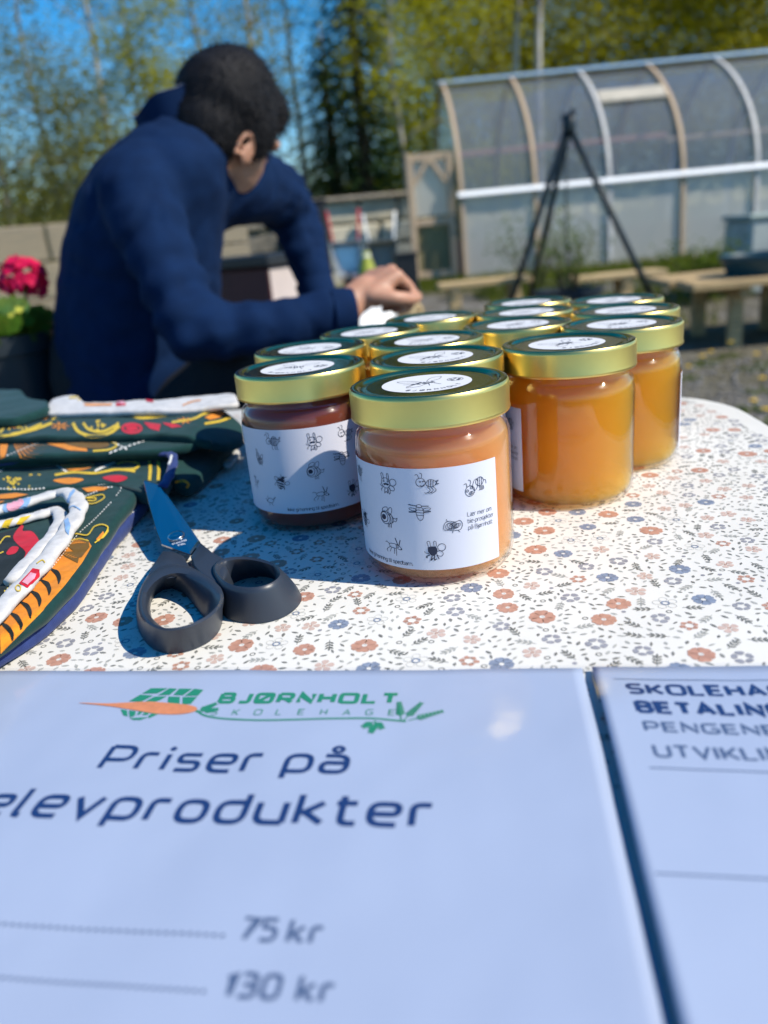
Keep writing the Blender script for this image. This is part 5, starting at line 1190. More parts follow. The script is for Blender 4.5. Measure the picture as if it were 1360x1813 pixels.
B_birch = mat('birch_bark', (.55, .52, .46), .8, noise_amt=.8, nscale=5, stretch=(1, 1, .35), col2=(.10, .09, .08)); B_dark = mat('dark_bark', (.10, .08, .06), .9, noise_amt=.4, nscale=8); B_grey = mat('grey_bark', (.33, .29, .23), .9, noise_amt=.4, nscale=8)
def tree(x, y, h, rc, z_lo, leafm, bark, label, n_leaf, seed, size=.088, limbs=16, tr_=None, group='garden trees', fork=.25, name='birch_tree', lean=0.0):
    rnd = random.Random(seed); z0 = G(x, y); r = empty(name, (x, y, z0 - .05), label, 'tree', group)
    tr = tr_ or h * .0085; g = MB(); ax = []
    for k in range(9):
        t = k / 8; ax.append(Vector((x + lean * h * t * t + .15 * noise.noise((seed, t * 3, 0)) * t * 3, y + .15 * noise.noise((seed, t * 3, 9)) * t * 3, z0 - .05 + h * t)))
    g.tube(ax, [tr * (1.25 if k == 0 else 1) * (1 - .88 * k / 8) for k in range(9)], 9)
    cen = []
    for k in range(limbs):
        t = max(z_lo / h, .08) + (1 - max(z_lo / h, .08)) * (k + rnd.random()) / limbs; t = min(t, .98); i = min(7, int(t * 8)); b = ax[i].lerp(ax[i + 1], t * 8 - i)
        a = k * 2.4 + rnd.uniform(-.4, .4); L = rc * (1.12 - .75 * max(0, t - .25)) * rnd.uniform(.7, 1.15); up_ = rnd.uniform(.25, .75)
        P_ = [b + Vector((math.cos(a), math.sin(a), 0)) * L * s + Vector((0, 0, L * up_ * s - L * .28 * s * s)) for s in (0, .35, .7, 1)]
        rr = max(.006, tr * .36 * (1 - .7 * t)); g.tube(P_, [rr, rr * .7, rr * .45, rr * .2], 5)
        for s in (1, 2, 3):
            cen.append((P_[s], .8 + .25 * s))
            for q in range(2):
                e = P_[s] + Vector((rnd.uniform(-1, 1), rnd.uniform(-1, 1), rnd.uniform(-.5, .7))) * L * .38; g.tube([P_[s], P_[s].lerp(e, .5) + Vector((0, 0, .03)), e], [rr * .4, rr * .28, rr * .12], 4); cen.append((e, 1))
    g.build('trunk', bark, r, True)
    lf = MB(); leaf_cloud(lf, cen, int(n_leaf * 3.4), size, rnd, spread=.30 * rc / 1.6); c = lf.build('crown', leafm, r); tag(c, kind='stuff')
    return r
def spruce(x, y, h, rc, label, seed):
    rnd = random.Random(seed); z0 = G(x, y); r = empty('spruce_tree', (x, y, z0 - .05), label, 'tree', 'spruces behind the garden')
    g = MB(); g.tube([(x, y, z0 - .05), (x, y, z0 + h * .5), (x, y, z0 + h)], [.16, .10, .015], 8); g.build('trunk', B_dark, r, True)
    lf = MB(); k = 0; z = .6
    while z < h - .2:
        L = rc * (1 - z / h) ** .8 + .15
        for q in range(7):
            a = q * .9 + k * .5 + rnd.uniform(-.2, .2); d = Vector((math.cos(a), math.sin(a), 0)); ll = L * rnd.uniform(.75, 1.1); b = Vector((x, y, z0 + z)); e = b + d * ll + Vector((0, 0, -.28 * ll)); lf.tube([b, b.lerp(e, .5) + Vector((0, 0, .06)), e], [.02, .014, .004], 4)
            for m_ in range(int(46 * ll)):
                t = rnd.uniform(.15, 1); p = b.lerp(e, t) + Vector((rnd.gauss(0, .05), rnd.gauss(0, .05), rnd.gauss(-.03, .05))); s = d.cross(Vector((0, 0, 1))) * rnd.choice((-1, 1)); dd = (d * .6 + s * .8 + Vector((0, 0, rnd.uniform(-.6, .1)))).normalized(); w__ = Vector((0, 0, 1)).cross(dd).normalized() * .034; Ln = .26 * (1 - t * .5)
                lf.add([p, p + dd * Ln * .5 + w__, p + dd * Ln, p + dd * Ln * .5 - w__], [(0, 1, 2, 3)])
        z += .26; k += 1
    c = lf.build('crown', L_dark, r); tag(c, kind='stuff'); return r
def X(px, Y): return aty(px, 380, Y).x
tree(X(20, 15), 15, 8.0, 2.0, .6, L_grey, B_grey, 'dense grey-green tree at the left edge of the picture', 6500, 1, limbs=24, name='garden_tree')
tree(X(-140, 17), 17, 9.0, 2.2, .8, L_olive, B_grey, 'broad olive tree beyond the left edge, partly in view', 4500, 2, limbs=22, name='garden_tree')
tree(X(110, 20), 20, 9.5, 1.7, .8, L_pale, B_birch, 'thin birch with sparse pale leaves, right of the dense left tree', 1500, 3, limbs=22)
tree(X(215, 17.5), 17.5, 9.5, 1.3, 2.2, L_pale, B_birch, 'slender pale-trunked birch above the person\'s back', 700, 4, limbs=20, tr_=.075, lean=.02)
tree(X(285, 19), 19, 9.0, 1.5, 2.0, L_spring, B_birch, 'young birch with bright leaves just left of the head', 1300, 5, limbs=18, tr_=.07)
tree(X(160, 15.5), 15.5, 3.6, 1.6, .4, L_grey, B_grey, 'low grey-green bush tree behind the person\'s shoulder', 3000, 6, limbs=16, name='garden_tree')
tree(X(290, 16), 16, 4.6, 1.3, .6, L_spring, B_grey, 'yellowish bush tree behind the collar', 3200, 7, limbs=14, name='garden_tree')
tree(X(390, 22), 22, 11, 2.2, 1.0, L_grey, B_grey, 'tall grey-green tree directly behind the head', 3000, 8, limbs=24, name='garden_tree')
tree(X(480, 18), 18, 9.5, 1.7, .8, L_olive, B_grey, 'olive-leaved tree right of the head', 3800, 9, limbs=22, name='garden_tree')
tree(X(548, 21), 21, 10, 1.5, .8, L_grey, B_birch, 'loose birch between the head and the spruce', 1400, 10, limbs=22)
spruce(X(655, 15.4), 15.4, 6.3, 1.45, 'dark spruce rising behind the stone wall', 11)
spruce(X(600, 16.6), 16.6, 4.6, 1.25, 'smaller dark spruce left of the tall spruce', 12)
tree(X(722, 14.6), 14.6, 6.8, 1.0, 2.2, L_spring, B_birch, 'bright birch standing in front of the spruce by the gate', 1500, 13, limbs=18, tr_=.06)
tree(X(790, 19), 19, 10, 2.2, .8, L_spring, B_grey, 'yellow-green tree above the garden gate', 15000, 14, limbs=24, name='garden_tree')
tree(X(880, 21), 21, 10.5, 2.3, 1.0, L_olive, B_grey, 'olive-green tree above the left end of the greenhouse', 15000, 15, limbs=24, name='garden_tree')
tree(X(919, 18.2), 18.2, 11, .9, 6.6, L_spring, B_birch, 'left of the two white birch trunks above the greenhouse', 900, 16, limbs=10, tr_=.095)
tree(X(957, 18.0), 18.0, 11.5, .9, 6.8, L_spring, B_birch, 'right of the two white birch trunks above the greenhouse', 900, 17, limbs=10, tr_=.115)
tree(X(1040, 22), 22, 11, 2.6, 1.0, L_spring, B_grey, 'spreading yellow-green tree above the middle of the greenhouse', 17000, 18, limbs=26, name='garden_tree')
tree(X(1170, 21), 21, 10.5, 2.5, 1.0, L_olive, B_grey, 'dense olive tree above the vent board of the greenhouse', 17000, 19, limbs=26, name='garden_tree')
tree(X(1290, 22), 22, 11, 2.7, 1.0, L_spring, B_grey, 'yellow-green tree at the top right of the picture', 17000, 20, limbs=26, name='garden_tree')
tree(X(1440, 20), 20, 10, 2.5, 1.0, L_olive, B_grey, 'olive tree reaching in from the right edge', 10000, 21, limbs=24, name='garden_tree')
# far wood closing the view low down
fw = MB(); rnd = random.Random(31); cen = []
for k in range(900):
    x = rnd.uniform(-18, 22); y = rnd.uniform(25, 31); zmx = 2.6 + 1.4 * noise.noise((x * .25, 2, 2)) + (min(6.5, max(0, (x - 0.5) * 1.6))); cen.append((Vector((x, y, rnd.uniform(.3, zmx))), 2.4))
leaf_cloud(fw, cen, 150000, .20, rnd, spread=.35); tag(fw.build('far_wood', L_olive), 'hazy grey-green wood closing the view behind the garden trees', 'wood', kind='stuff')
def bush(name, x, y, zb__, h, rc, leafm, label, n, seed, size=.05, cat='shrub', group=None):
    rnd = random.Random(seed); r = empty(name, (x, y, zb__), label, cat, group); g = MB(); cen = []
    for k in range(9):
        a = rnd.uniform(0, 6.28); e = Vector((x + rc * rnd.uniform(.2, 1) * math.cos(a), y + rc * rnd.uniform(.2, 1) * math.sin(a), zb__ + h * rnd.uniform(.55, 1))); b = Vector((x + .05 * math.cos(a), y + .05 * math.sin(a), zb__)); mdl = b.lerp(e, .5) + Vector((0, 0, .06 * h))
        g.tube([b, mdl, e], [.010, .007, .003], 5); cen += [(mdl, .8), (b.lerp(e, .75), .8), (e, .55), (e, .55)]
    g.build('stems', M_log, r, True); lf = MB(); leaf_cloud(lf, cen, n, size, rnd, spread=.16 * rc / .4); tag(lf.build('leaves', leafm, r), kind='stuff'); return r
c = aty(1005, 515, 6.3); bush('tub_shrub', c.x, 6.3, c.z - .04, .46, .27, L_bush, 'yellow-green shrub growing in the dark tub under the tripod', 700, 41, .035)
c = aty(1245, 470, 7.3); bush('leafy_plant', c.x, 7.3, G(c.x, 7.3), aty(1235, 425, 7.3).z - G(c.x, 7.3), .34, L_bush, 'bright leafy plant behind the wide bench, left of the teal tub', 1300, 42, .045)
c = aty(950, 480, 9.2); bush('wall_shrub', c.x, 9.4, G(c.x, 9.4), .95, .5, L_bush, 'loose shrub before the greenhouse, seen between the tripod legs', 700, 43, .05)
# grass and dandelions
gm = MB(); rnd = random.Random(51)
for k in range(26000):
    y = 6.0 + 6.6 * rnd.random() ** .7; x = rnd.uniform(-3.0, 6.5)
    if noise.noise((x * .7, y * .7, 4)) + .35 * noise.noise((x * 2.3, y * 2.3, 1)) < -.02 and y < 10.5: continue
    z = G(x, y); h = rnd.uniform(.05, .15); a = rnd.uniform(0, 6.28); w__ = Vector((math.cos(a), math.sin(a), 0)) * .007; t_ = Vector((rnd.gauss(0, .03), rnd.gauss(0, .03), h)); p = Vector((x, y, z))
    gm.add([p - w__, p + w__, p + t_ * .6 + w__ * .6, p + t_, p + t_ * .6 - w__ * .6], [(0, 1, 2, 3, 4)])
tag(gm.build('grass', leaf_mat('grass_blade', (.115, .145, .015))), 'short yellow-green grass between the benches and the greenhouse', 'grass', kind='stuff')
M_dand = mat('dandelion_yellow', (.80, .52, .01), .6)
for k, (px, py) in enumerate(((1240, 645), (1255, 638), (1335, 650), (1362, 640), (1345, 690), (1352, 745), (1330, 722), (1290, 628), (1215, 668))):
    p = onz(px, py, .01); p.z = G(p.x, p.y); r = empty('dandelion', p, ('dandelion in the shade edge below the wide bench', 'dandelion just behind the one nearest the last jar', 'dandelion under the middle of the wide bench', 'dandelion at the right picture edge under the bench', 'dandelion midway between bench and table corner', 'dandelion nearest the table corner', 'dandelion above the one nearest the table corner', 'dandelion farthest back under the bench', 'dandelion closest to the white label of the amber jar')[k], 'flower', 'dandelions in the gravel')
    g = MB(); hgt = rnd.uniform(.04, .09); g.tube([p, p + Vector((.01, 0, hgt * .5)), p + Vector((.012, .005, hgt))], .002, 5); g.build('stalk', L_bush, r)
    g = MB(); hc = p + Vector((.012, .005, hgt)); 
    for q in range(18):
        a = q * .349; d = Vector((math.cos(a), math.sin(a), .25)); s = Vector((-d.y, d.x, 0)) * .004; g.add([hc, hc + d * .014 + s, hc + d * .021, hc + d * .014 - s], [(0, 1, 2, 3)])
    g.lathe([(0, .010), (.008, .008), (.011, .0)], hc, 10); g.build('flower_head', M_dand, r)
    g = MB()
    for q in range(6):
        a = q * 1.05 + k; d = Vector((math.cos(a), math.sin(a), .15)); s = Vector((-d.y, d.x, 0)) * .013; g.add([p, p + d * .05 + s, p + d * .11 + Vector((0, 0, -.01)), p + d * .05 - s], [(0, 1, 2, 3)])
    g.build('leaves', L_bush, r)
# gravel stones in the path beside the table
st = MB(); rnd = random.Random(77)
for k in range(2600):
    x = rnd.uniform(.2, 2.6); y = rnd.uniform(1.0, 4.6); s = rnd.uniform(.006, .022); z = G(x, y); a = rnd.uniform(0, 3)
    q = Matrix.Rotation(a, 3, 'Z'); st.box((x, y, z + s * .25), (s * 1.4, s, s * .8), q, bev=s * .28)
tag(st.build('gravel', mat('gravel_stone', (.30, .28, .26), .9, noise_amt=.5, nscale=25, col2=(.12, .11, .10))), 'loose grey gravel on the path beside the table', 'gravel', kind='stuff')

# ------------------------------------------------------------------ potted geranium
GYp = 1.5
pc = aty(8, 592, GYp); rp_ = aty(90, 592, GYp).x - pc.x
stl = empty('plant_stand', (pc.x, GYp, 0), 'dark wooden stand carrying the black geranium pot', 'stand')
zs = pc.z - .24
g = MB(); g.box((pc.x, GYp, zs - .0125), (.30, .30, .023), bev=.004); g.build('top', M_greywood, stl)
for sx in (-1, 1):
    for sy in (-1, 1): g = MB(); g.box((pc.x + sx * .12, GYp + sy * .12, (zs - .025) / 2), (.035, .035, zs - .025), bev=.003); g.build('leg', M_greywood, stl)
pot = empty('geranium_pot', (pc.x, GYp, zs), 'black plastic pot with a red-pink geranium at the left edge', 'potted plant')
g = MB(); g.lathe([(0, 0), (rp_ * .80, 0), (rp_ * .93, .205), (rp_, .207), (rp_ * 1.01, .24), (rp_ * .96, .24), (rp_ * .78, .012), (0, .012)], (pc.x, GYp, zs), 40); autosmooth(g.build('pot', mat('pot_black', (.022, .028, .034), .38, bump=.1, bscale=200), pot), 40)
g = MB(); g.lathe([(rp_ * .93, .215), (0, .222)], (pc.x, GYp, zs), 24); g.build('soil', bpy.data.materials['potting_soil'], pot)
rnd = random.Random(61); lf = MB(); zt = zs + .22
for k in range(46):
    a = rnd.uniform(0, 6.28); rr = rp_ * 1.0 * math.sqrt(rnd.random()); p = Vector((pc.x + rr * math.cos(a), GYp + rr * math.sin(a), zt + rnd.uniform(.015, .065))); R_ = rnd.uniform(.016, .028)
    nrm = Vector((rnd.uniform(-.5, .5), rnd.uniform(-.9, .2), 1)).normalized(); u_ = nrm.cross(Vector((0, 1, .2))).normalized(); v_ = nrm.cross(u_); n_ = 14
    lf.add([p] + [p + (u_ * math.cos(6.2832 * q / n_) + v_ * math.sin(6.2832 * q / n_)) * R_ * (1 + .10 * math.cos(q * 3.1)) + nrm * .003 * math.sin(q * 2) for q in range(n_)], [(0, q + 1, (q + 1) % n_ + 1) for q in range(n_)])
    lf.tube([Vector((pc.x + rr * .4 * math.cos(a), GYp + rr * .4 * math.sin(a), zt - .01)), p], .0016, 4)
lv = lf.build('leaves', leaf_mat('geranium_leaf', (.075, .17, .015)), pot, True)
fm = MB()
for k in range(900):
    a = rnd.uniform(0, 6.28); rr = rp_ * math.sqrt(rnd.random()); p = Vector((pc.x + rr * math.cos(a), GYp + rr * math.sin(a), zt)); t_ = Vector((rnd.gauss(0, .012), rnd.gauss(0, .012), rnd.uniform(.03, .075))); w__ = Vector((.0016, .0016, 0)); fm.add([p - w__, p + w__, p + t_], [(0, 1, 2)])
tag(fm.build('ground_greens', L_bush, pot), kind='stuff')
yl = MB()
for px, py in ((8, 540), (25, 537), (40, 541), (15, 548)):
    c = aty(px, py, GYp - .02)
    for q in range(5):
        a = q * 1.257; d = Vector((math.cos(a), -.3, math.sin(a))); s = Vector((-math.sin(a), 0, math.cos(a))) * .009; yl.add([c, c + d * .010 + s, c + d * .017, c + d * .010 - s], [(0, 1, 2, 3)])
yl.build('yellow_flowers', mat('pale_yellow_petal', (.72, .70, .10), .6), pot)
hc = aty(44, 497, GYp); fl = MB()
for k in range(54):
    th = rnd.uniform(0, 6.28); cz = rnd.uniform(-.55, 1); sz_ = math.sqrt(1 - cz * cz); nd = Vector((sz_ * math.cos(th), sz_ * math.sin(th), cz)); c = hc + Vector((nd.x * .042 * rnd.uniform(.75, 1.08), nd.y * .040, nd.z * .042 * rnd.uniform(.75, 1.08))); u_ = nd.cross(Vector((.3, .2, 1))).normalized(); v_ = nd.cross(u_)
    for q in range(5):
        a = q * 1.257 + k; d = u_ * math.cos(a) + v_ * math.sin(a); s = u_ * -math.sin(a) + v_ * math.cos(a); L = .013
        fl.add([c, c + d * L * .55 + s * .006 + nd * .002, c + d * L + nd * .003 + s * .003, c + d * L + nd * .003 - s * .003, c + d * L * .55 - s * .006 + nd * .002], [(0, 1, 2, 3, 4)])
fl.build('flower_head', leaf_mat('geranium_petal', (.62, .012, .085), .25, .3), pot)
g = MB(); g.tube([Vector((pc.x + .01, GYp, zt)), Vector((hc.x - .01, GYp, (zt + hc.z) / 2)), hc], .0028, 6); g.build('flower_stalk', L_bush, pot, True)

# ------------------------------------------------------------------ seated person
def loft(g, secs, n=28, caps=True, power=1.0):
    """secs: (centre, u, v) half-axis vectors"""
    b = len(g.v)
    for c, u_, v_ in secs:
        for k in range(n):
            a = 6.2832 * k / n; f = lambda q: math.copysign(abs(q) ** power, q); g.v.append(Vector(c) + Vector(u_) * f(math.cos(a)) + Vector(v_) * f(math.sin(a)))
    nf = [(b + i * n + k, b + i * n + (k + 1) % n, b + (i + 1) * n + (k + 1) % n, b + (i + 1) * n + k) for i in range(len(secs) - 1) for k in range(n)]
    if caps: nf += [tuple(b + k for k in range(n))[::-1], tuple(b + (len(secs) - 1) * n + k for k in range(n))]
    g.f += nf; g.m += [0] * len(nf)
def ball(g, c, r, n=14, M=None):
    prof_ = [(math.sin(math.pi * k / 8) , -math.cos(math.pi * k / 8)) for k in range(9)]; prof_[0] = (0, -1); prof_[-1] = (0, 1)
    r3 = r if isinstance(r, (tuple, list)) else (r, r, r); S = Matrix.Diagonal(r3); g.lathe(prof_, c, n, M=(M @ S) if M else S)
def limb(g, pts, rads, n=14):
    P_ = smooth_path([Vector(p) for p in pts], False, 6); m_ = len(P_); R_ = []
    for i in range(m_):
        t = i / (m_ - 1) * (len(rads) - 1); k = min(len(rads) - 2, int(t)); R_.append(rads[k] + (rads[k + 1] - rads[k]) * (t - k))
    g.tube(P_, R_, n); ball(g, P_[0], R_[0] * .98); ball(g, P_[-1], R_[-1] * .98)
def weld(g, name, m, parent, voxel, smooth=6, wrinkle=None):
    """fuse the overlapping volumes into one continuous skin"""
    o = g.build(name, m, None); modify(o, 'REMESH', mode='VOXEL', voxel_size=voxel, use_smooth_shade=True); modify(o, 'SMOOTH', iterations=smooth, factor=.5)
    bpy.context.view_layer.update(); dg = bpy.context.evaluated_depsgraph_get(); me = bpy.data.meshes.new_from_object(o.evaluated_get(dg)); o.modifiers.clear(); o.data = me
    me.name = name
    if wrinkle:
        nr_ = [v.normal.copy() for v in me.vertices]
        for v, n_ in zip(me.vertices, nr_): v.co += n_ * wrinkle(v.co)
    im = parent.matrix_world.inverted()
    for v in me.vertices: v.co = im @ v.co
    me.polygons.foreach_set('use_smooth', [True] * len(me.polygons)); o.parent = parent
    return o
M_jacket = mat('fleece_navy', (.0028, .0165, .060), .9, noise_amt=.25, nscale=30, bump=.5, bscale=500, sheen=.0, spec=.15)
M_skin = mat('skin', (.46, .235, .15), .5, noise_amt=.12, nscale=40, sss=.25, sss_r=(1, .35, .2), sss_s=.008)
M_hair = mat('hair_black', (.004, .004, .006), .7, bump=.6, bscale=260, stretch=(1, 1, .25), spec=.25)
M_trous = mat('trousers_dark', (.004, .005, .009), .9, bump=.3, bscale=300)
PY = 1.50
q_ = lambda x, y, Y=PY: aty(x, y, Y)
pelv = q_(262, 750); pelv.z = .56
person = empty('person', (pelv.x, PY, 0), 'seated person in a navy fleece jacket, turned away, forearm resting to the right', 'person')
fx = Vector((.93, .36, 0)); fy = Vector((-.36, .93, 0))          # facing direction and left side
sec = [(q_(268, 745), .150, .175), (q_(258, 690), .152, .175), (q_(250, 610), .154, .172), (q_(247, 520), .152, .172), (q_(254, 430), .143, .182), (q_(272, 352), .128, .190), (q_(292, 300), .112, .180), (q_(312, 262), .088, .140), (q_(328, 232), .066, .085), (q_(336, 210), .060, .066)]
jk = MB()
loft(jk, [(c, fx * a + Vector((0, 0, -.02 * (i > 4))), fy * b) for i, (c, a, b) in enumerate(sec)])
nsh, nel, nwr = q_(250, 345, 1.345), q_(345, 588, 1.22), q_(588, 556, 1.27)
fsh, fel, fwr = q_(425, 325, 1.62), q_(512, 372, 1.80), q_(556, 500, 1.74)
limb(jk, [q_(285, 325, 1.42), nsh, nsh.lerp(nel, .5) + Vector((-.006, 0, .0)), nel], [.076, .067, .055, .049])
limb(jk, [nel, nel.lerp(nwr, .45) + Vector((0, 0, -.006)), nwr], [.049, .042, .038])
limb(jk, [q_(350, 318, 1.53), fsh, fsh.lerp(fel, .6) + Vector((.01, 0, .012)), fel], [.090, .078, .062, .055])
limb(jk, [fel, fel.lerp(fwr, .5) + Vector((.006, 0, 0)), fwr], [.055, .050, .040])
def wr(co):
    def fold(A, B, f, amp):
        d = B - A; t = (co - A).dot(d) / d.length_squared; s = (co - A - d * max(0, min(1, t))).length
        if s > .12: return 0
        return amp * math.sin(t * f + 1.6 * noise.noise(co * 5)) * max(0, 1 - abs(t - .8) * 1.4) if t > -.1 and t < 1.2 else 0
    q3 = Vector((co.x * 9, co.y * 9, co.z * 16)); r_ = .004 * noise.noise(co * 11) + .007 * (.35 - abs(noise.noise(q3 + Vector((3 * noise.noise(co * 4), 0, 0))))) + .002 * noise.noise(co * 34)
    r_ += fold(nsh, nel, 30, .0042) + fold(nwr, nel, 24, .0035) + fold(fsh, fel, 26, .004) + fold(fwr, fel, 24, .003)
    for A, B, f, sg in ((nsh, nel, 21, .0), (nel, nwr, 19, 1.0), (fsh, fel, 18, .5), (fel, fwr, 17, 2.0), (sec[1][0], sec[5][0], 15, .7)):
        d = B - A; t = (co - A).dot(d) / d.length_squared; s = (co - A - d * max(0, min(1, t))).length
        if s < .19 and -.1 < t < 1.1:
            c_ = abs(math.sin(t * f * .5 + sg + 5.5 * noise.noise((co + Vector((sg, 0, 0))) * 4.5))); m3 = max(0, noise.noise(co * 7 + Vector((sg * 3, 1, 0))) + .25)
            r_ -= .0085 * m3 * max(0, 1 - c_ * 2.6)
    return r_
weld(jk, 'jacket', M_jacket, person, .0085, 8, wr)
# cuffs
for A, B, r0 in ((nel, nwr, .0385), (fel, fwr, .041)):
    d = (B - A).normalized(); g = MB(); g.tube([B + d * .000, B + d * .018, B + d * .036, B + d * .037, B + d * .030], [r0 + .001, r0 + .0005, r0 - .002, r0 - .008, r0 - .010], 24); autosmooth(g.build('cuff', M_jacket, person), 50)
# standing collar with grey lining
nk = q_(326, 226); hd_dir = (q_(385, 150) - nk).normalized(); cu = fx.copy(); 
g = MB(); prof_c = []
for rr, hh in ((.086, -.04), (.083, .0), (.081, .025), (.082, .050), (.075, .052), (.072, .02), (.070, -.03)): prof_c.append((rr, hh))
up_c = (Vector((-.22, .0, .95))).normalized(); ux = (fx - up_c * fx.dot(up_c)).normalized(); uy = up_c.cross(ux); n = 30
for rr, hh in prof_c:
    for k in range(n):
        a = 6.2832 * k / n; g.v.append(nk + (ux * math.cos(a) * rr * .92 + uy * math.sin(a) * rr * .98) + up_c * (hh + .012 * math.cos(a) + .004 * math.sin(a * 5)))
L_ = len(prof_c); g.f = [(i * n + k, i * n + (k + 1) % n, (i + 1) * n + (k + 1) % n, (i + 1) * n + k) for i in range(L_ - 1) for k in range(n)]; g.m = [0 if i < 3 else 1 for i in range(L_ - 1) for k in range(n)]
autosmooth(g.build('collar', [M_jacket, mat('collar_lining', (.22, .24, .30), .9)], person), 50)
# body: head, neck, arms and hands as one skin
bd = MB(); hc = q_(404, 226, 1.51)
Fd = Vector((.50, .76, -.42)).normalized(); Ud = Vector((.36, 0, .93)); Ud = (Ud - Fd * Ud.dot(Fd)).normalized(); Sd = Fd.cross(Ud)
HM = Matrix((Sd, Fd, Ud)).transposed()
H = lambda s, f, u_: hc + Sd * s + Fd * f + Ud * u_
ball(bd, H(0, -.008, .020), (.070, .090, .086), 22, HM); ball(bd, H(0, .030, -.040), (.058, .062, .072), 18, HM); ball(bd, H(0, .062, -.088), (.026, .022, .022), 12, HM)
limb(bd, [H(0, -.02, -.05), H(0, -.035, -.10), nk + Vector((.012, 0, -.03)), q_(318, 262)], [.054, .050, .050, .060])
ball(bd, H(0, .098, -.030), (.013, .018, .020), 10, HM); limb(bd, [H(0, .088, .005), H(0, .104, -.026)], [.009, .013], 8)       # nose
for s in (-1, 1): ball(bd, H(s * .033, .075, .012), (.020, .014, .010), 10, HM); limb(bd, [H(s * .018, .088, .018), H(s * .046, .078, .018)], [.007, .006], 8)   # brows
limb(bd, [H(-.022, .086, -.064), H(0, .093, -.063), H(.022, .086, -.064)], [.006, .008, .006], 8)                               # mouth
for s in (-1, 1):
    for k in range(9):
        a = -1.9 + k * .48; ball(bd, H(s * .073, -.012 + .017 * math.sin(a), -.036 + .029 * math.cos(a)), (.0055, .0065, .0065), 8, HM)
    ball(bd, H(s * .073, -.006, -.038), (.006, .012, .021), 10, HM)
def hand(W, d, up, side, curl, scale=1.0):
    """W wrist, d along the hand, up = back of the hand, side = thumb side"""
    d = d.normalized(); up = (up - d * up.dot(d)).normalized(); sd = d.cross(up).normalized() * side
    limb(bd, [W - d * .03, W, W + d * .035], [.030, .026, .027])
    for k in range(4):
        o_ = (k - 1.5) * .0195; base = W + d * .03 + sd * -o_ * .7; kn = W + d * (.090 - .006 * abs(k - 1)) + sd * -o_ + up * (.006 - .003 * abs(k - 1.2))
        limb(bd, [base, kn], [.0165, .0125], 10)
        L1, L2, L3 = [(.040, .026, .020), (.045, .029, .022), (.042, .027, .021), (.033, .021, .018)][k]; a = curl; p = kn; pts_ = [p]
        for q, L in enumerate((L1, L2, L3)):
            dd = d * math.cos(a) - up * math.sin(a); p = p + dd * L; pts_.append(p); a += curl * .95
        limb(bd, pts_, [.0108, .0098, .0090, .0078], 10)
    t0 = W + d * .028 + sd * .024; t1 = t0 + (d * .65 + sd * .6 - up * .45).normalized() * .042; t2 = t1 + (d * .85 + sd * .0 - up * .55).normalized() * .032; t3 = t2 + (d * .8 - sd * .45 - up * .4).normalized() * .024
    limb(bd, [t0, t1, t2, t3], [.0150, .0125, .0108, .0090], 10)
hd = (q_(680, 512, 1.33) - nwr); W1 = q_(620, 537, 1.285)
limb(bd, [nel.lerp(nwr, .25), nwr, W1], [.030, .029, .027]); hand(W1, (q_(672, 497, 1.32) - W1), Vector((-.15, -.25, 1)), 1, 1.15)
W2 = fwr + (fwr - fel).normalized() * .045; limb(bd, [fel.lerp(fwr, .25), fwr, W2], [.032, .029, .026]); hand(W2, Vector((.55, -.25, -.62)), Vector((.5, .2, .8)), -1, .75)
[limb(bd, q, r) for q, r in (([q_(300, 330), nsh], [.05, .045]), ([nsh, nel], [.045, .03]), ([nel, nel.lerp(nwr, .3)], [.03, .03]), ([q_(300, 330), fsh], [.05, .045]), ([fsh, fel], [.045, .03]), ([fel, fel.lerp(fwr, .3)], [.03, .03]))]
# hips, legs and feet
hipN, hipF = pelv + fy * -.09 + Vector((.02, 0, 0)), pelv + fy * .09 + Vector((.02, 0, 0))
kneeN = q_(415, 668, 1.32); ankN = q_(585, 640, 1.66); kneeF = hipF + Vector((.40, .06, .0)); ankF = Vector((kneeF.x + .03, kneeF.y, .10))
limb(bd, [pelv + Vector((0, 0, .2)), pelv], [.11, .12]); limb(bd, [pelv, hipN, hipN.lerp(kneeN, .5), kneeN], [.11, .085, .072, .056]); limb(bd, [kneeN, kneeN.lerp(ankN, .4), ankN], [.054, .052, .036]); limb(bd, [pelv, hipF, hipF.lerp(kneeF, .5), kneeF], [.11, .085, .072, .056]); limb(bd, [kneeF, kneeF.lerp(ankF, .4), ankF], [.054, .052, .036])
limb(bd, [pelv + Vector((0, 0, .15)), q_(262, 500), q_(300, 330)], [.10, .11, .09])
weld(bd, 'body', M_skin, person, .0042, 4)
tz = MB()
limb(tz, [pelv + Vector((-.02, 0, .16)), pelv + Vector((-.02, 0, .0))], [.140, .140]); limb(tz, [pelv, hipN, hipN.lerp(kneeN, .5), kneeN], [.13, .105, .090, .072]); limb(tz, [kneeN, kneeN.lerp(ankN, .4), ankN.lerp(kneeN, .08)], [.070, .066, .050]); limb(tz, [pelv, hipF, hipF.lerp(kneeF, .5), kneeF], [.13, .105, .090, .072]); limb(tz, [kneeF, kneeF.lerp(ankF, .4), ankF.lerp(kneeF, .05)], [.070, .068, .056])
weld(tz, 'trousers', M_trous, person, .010, 5, lambda co: .004 * noise.noise(co * 15))
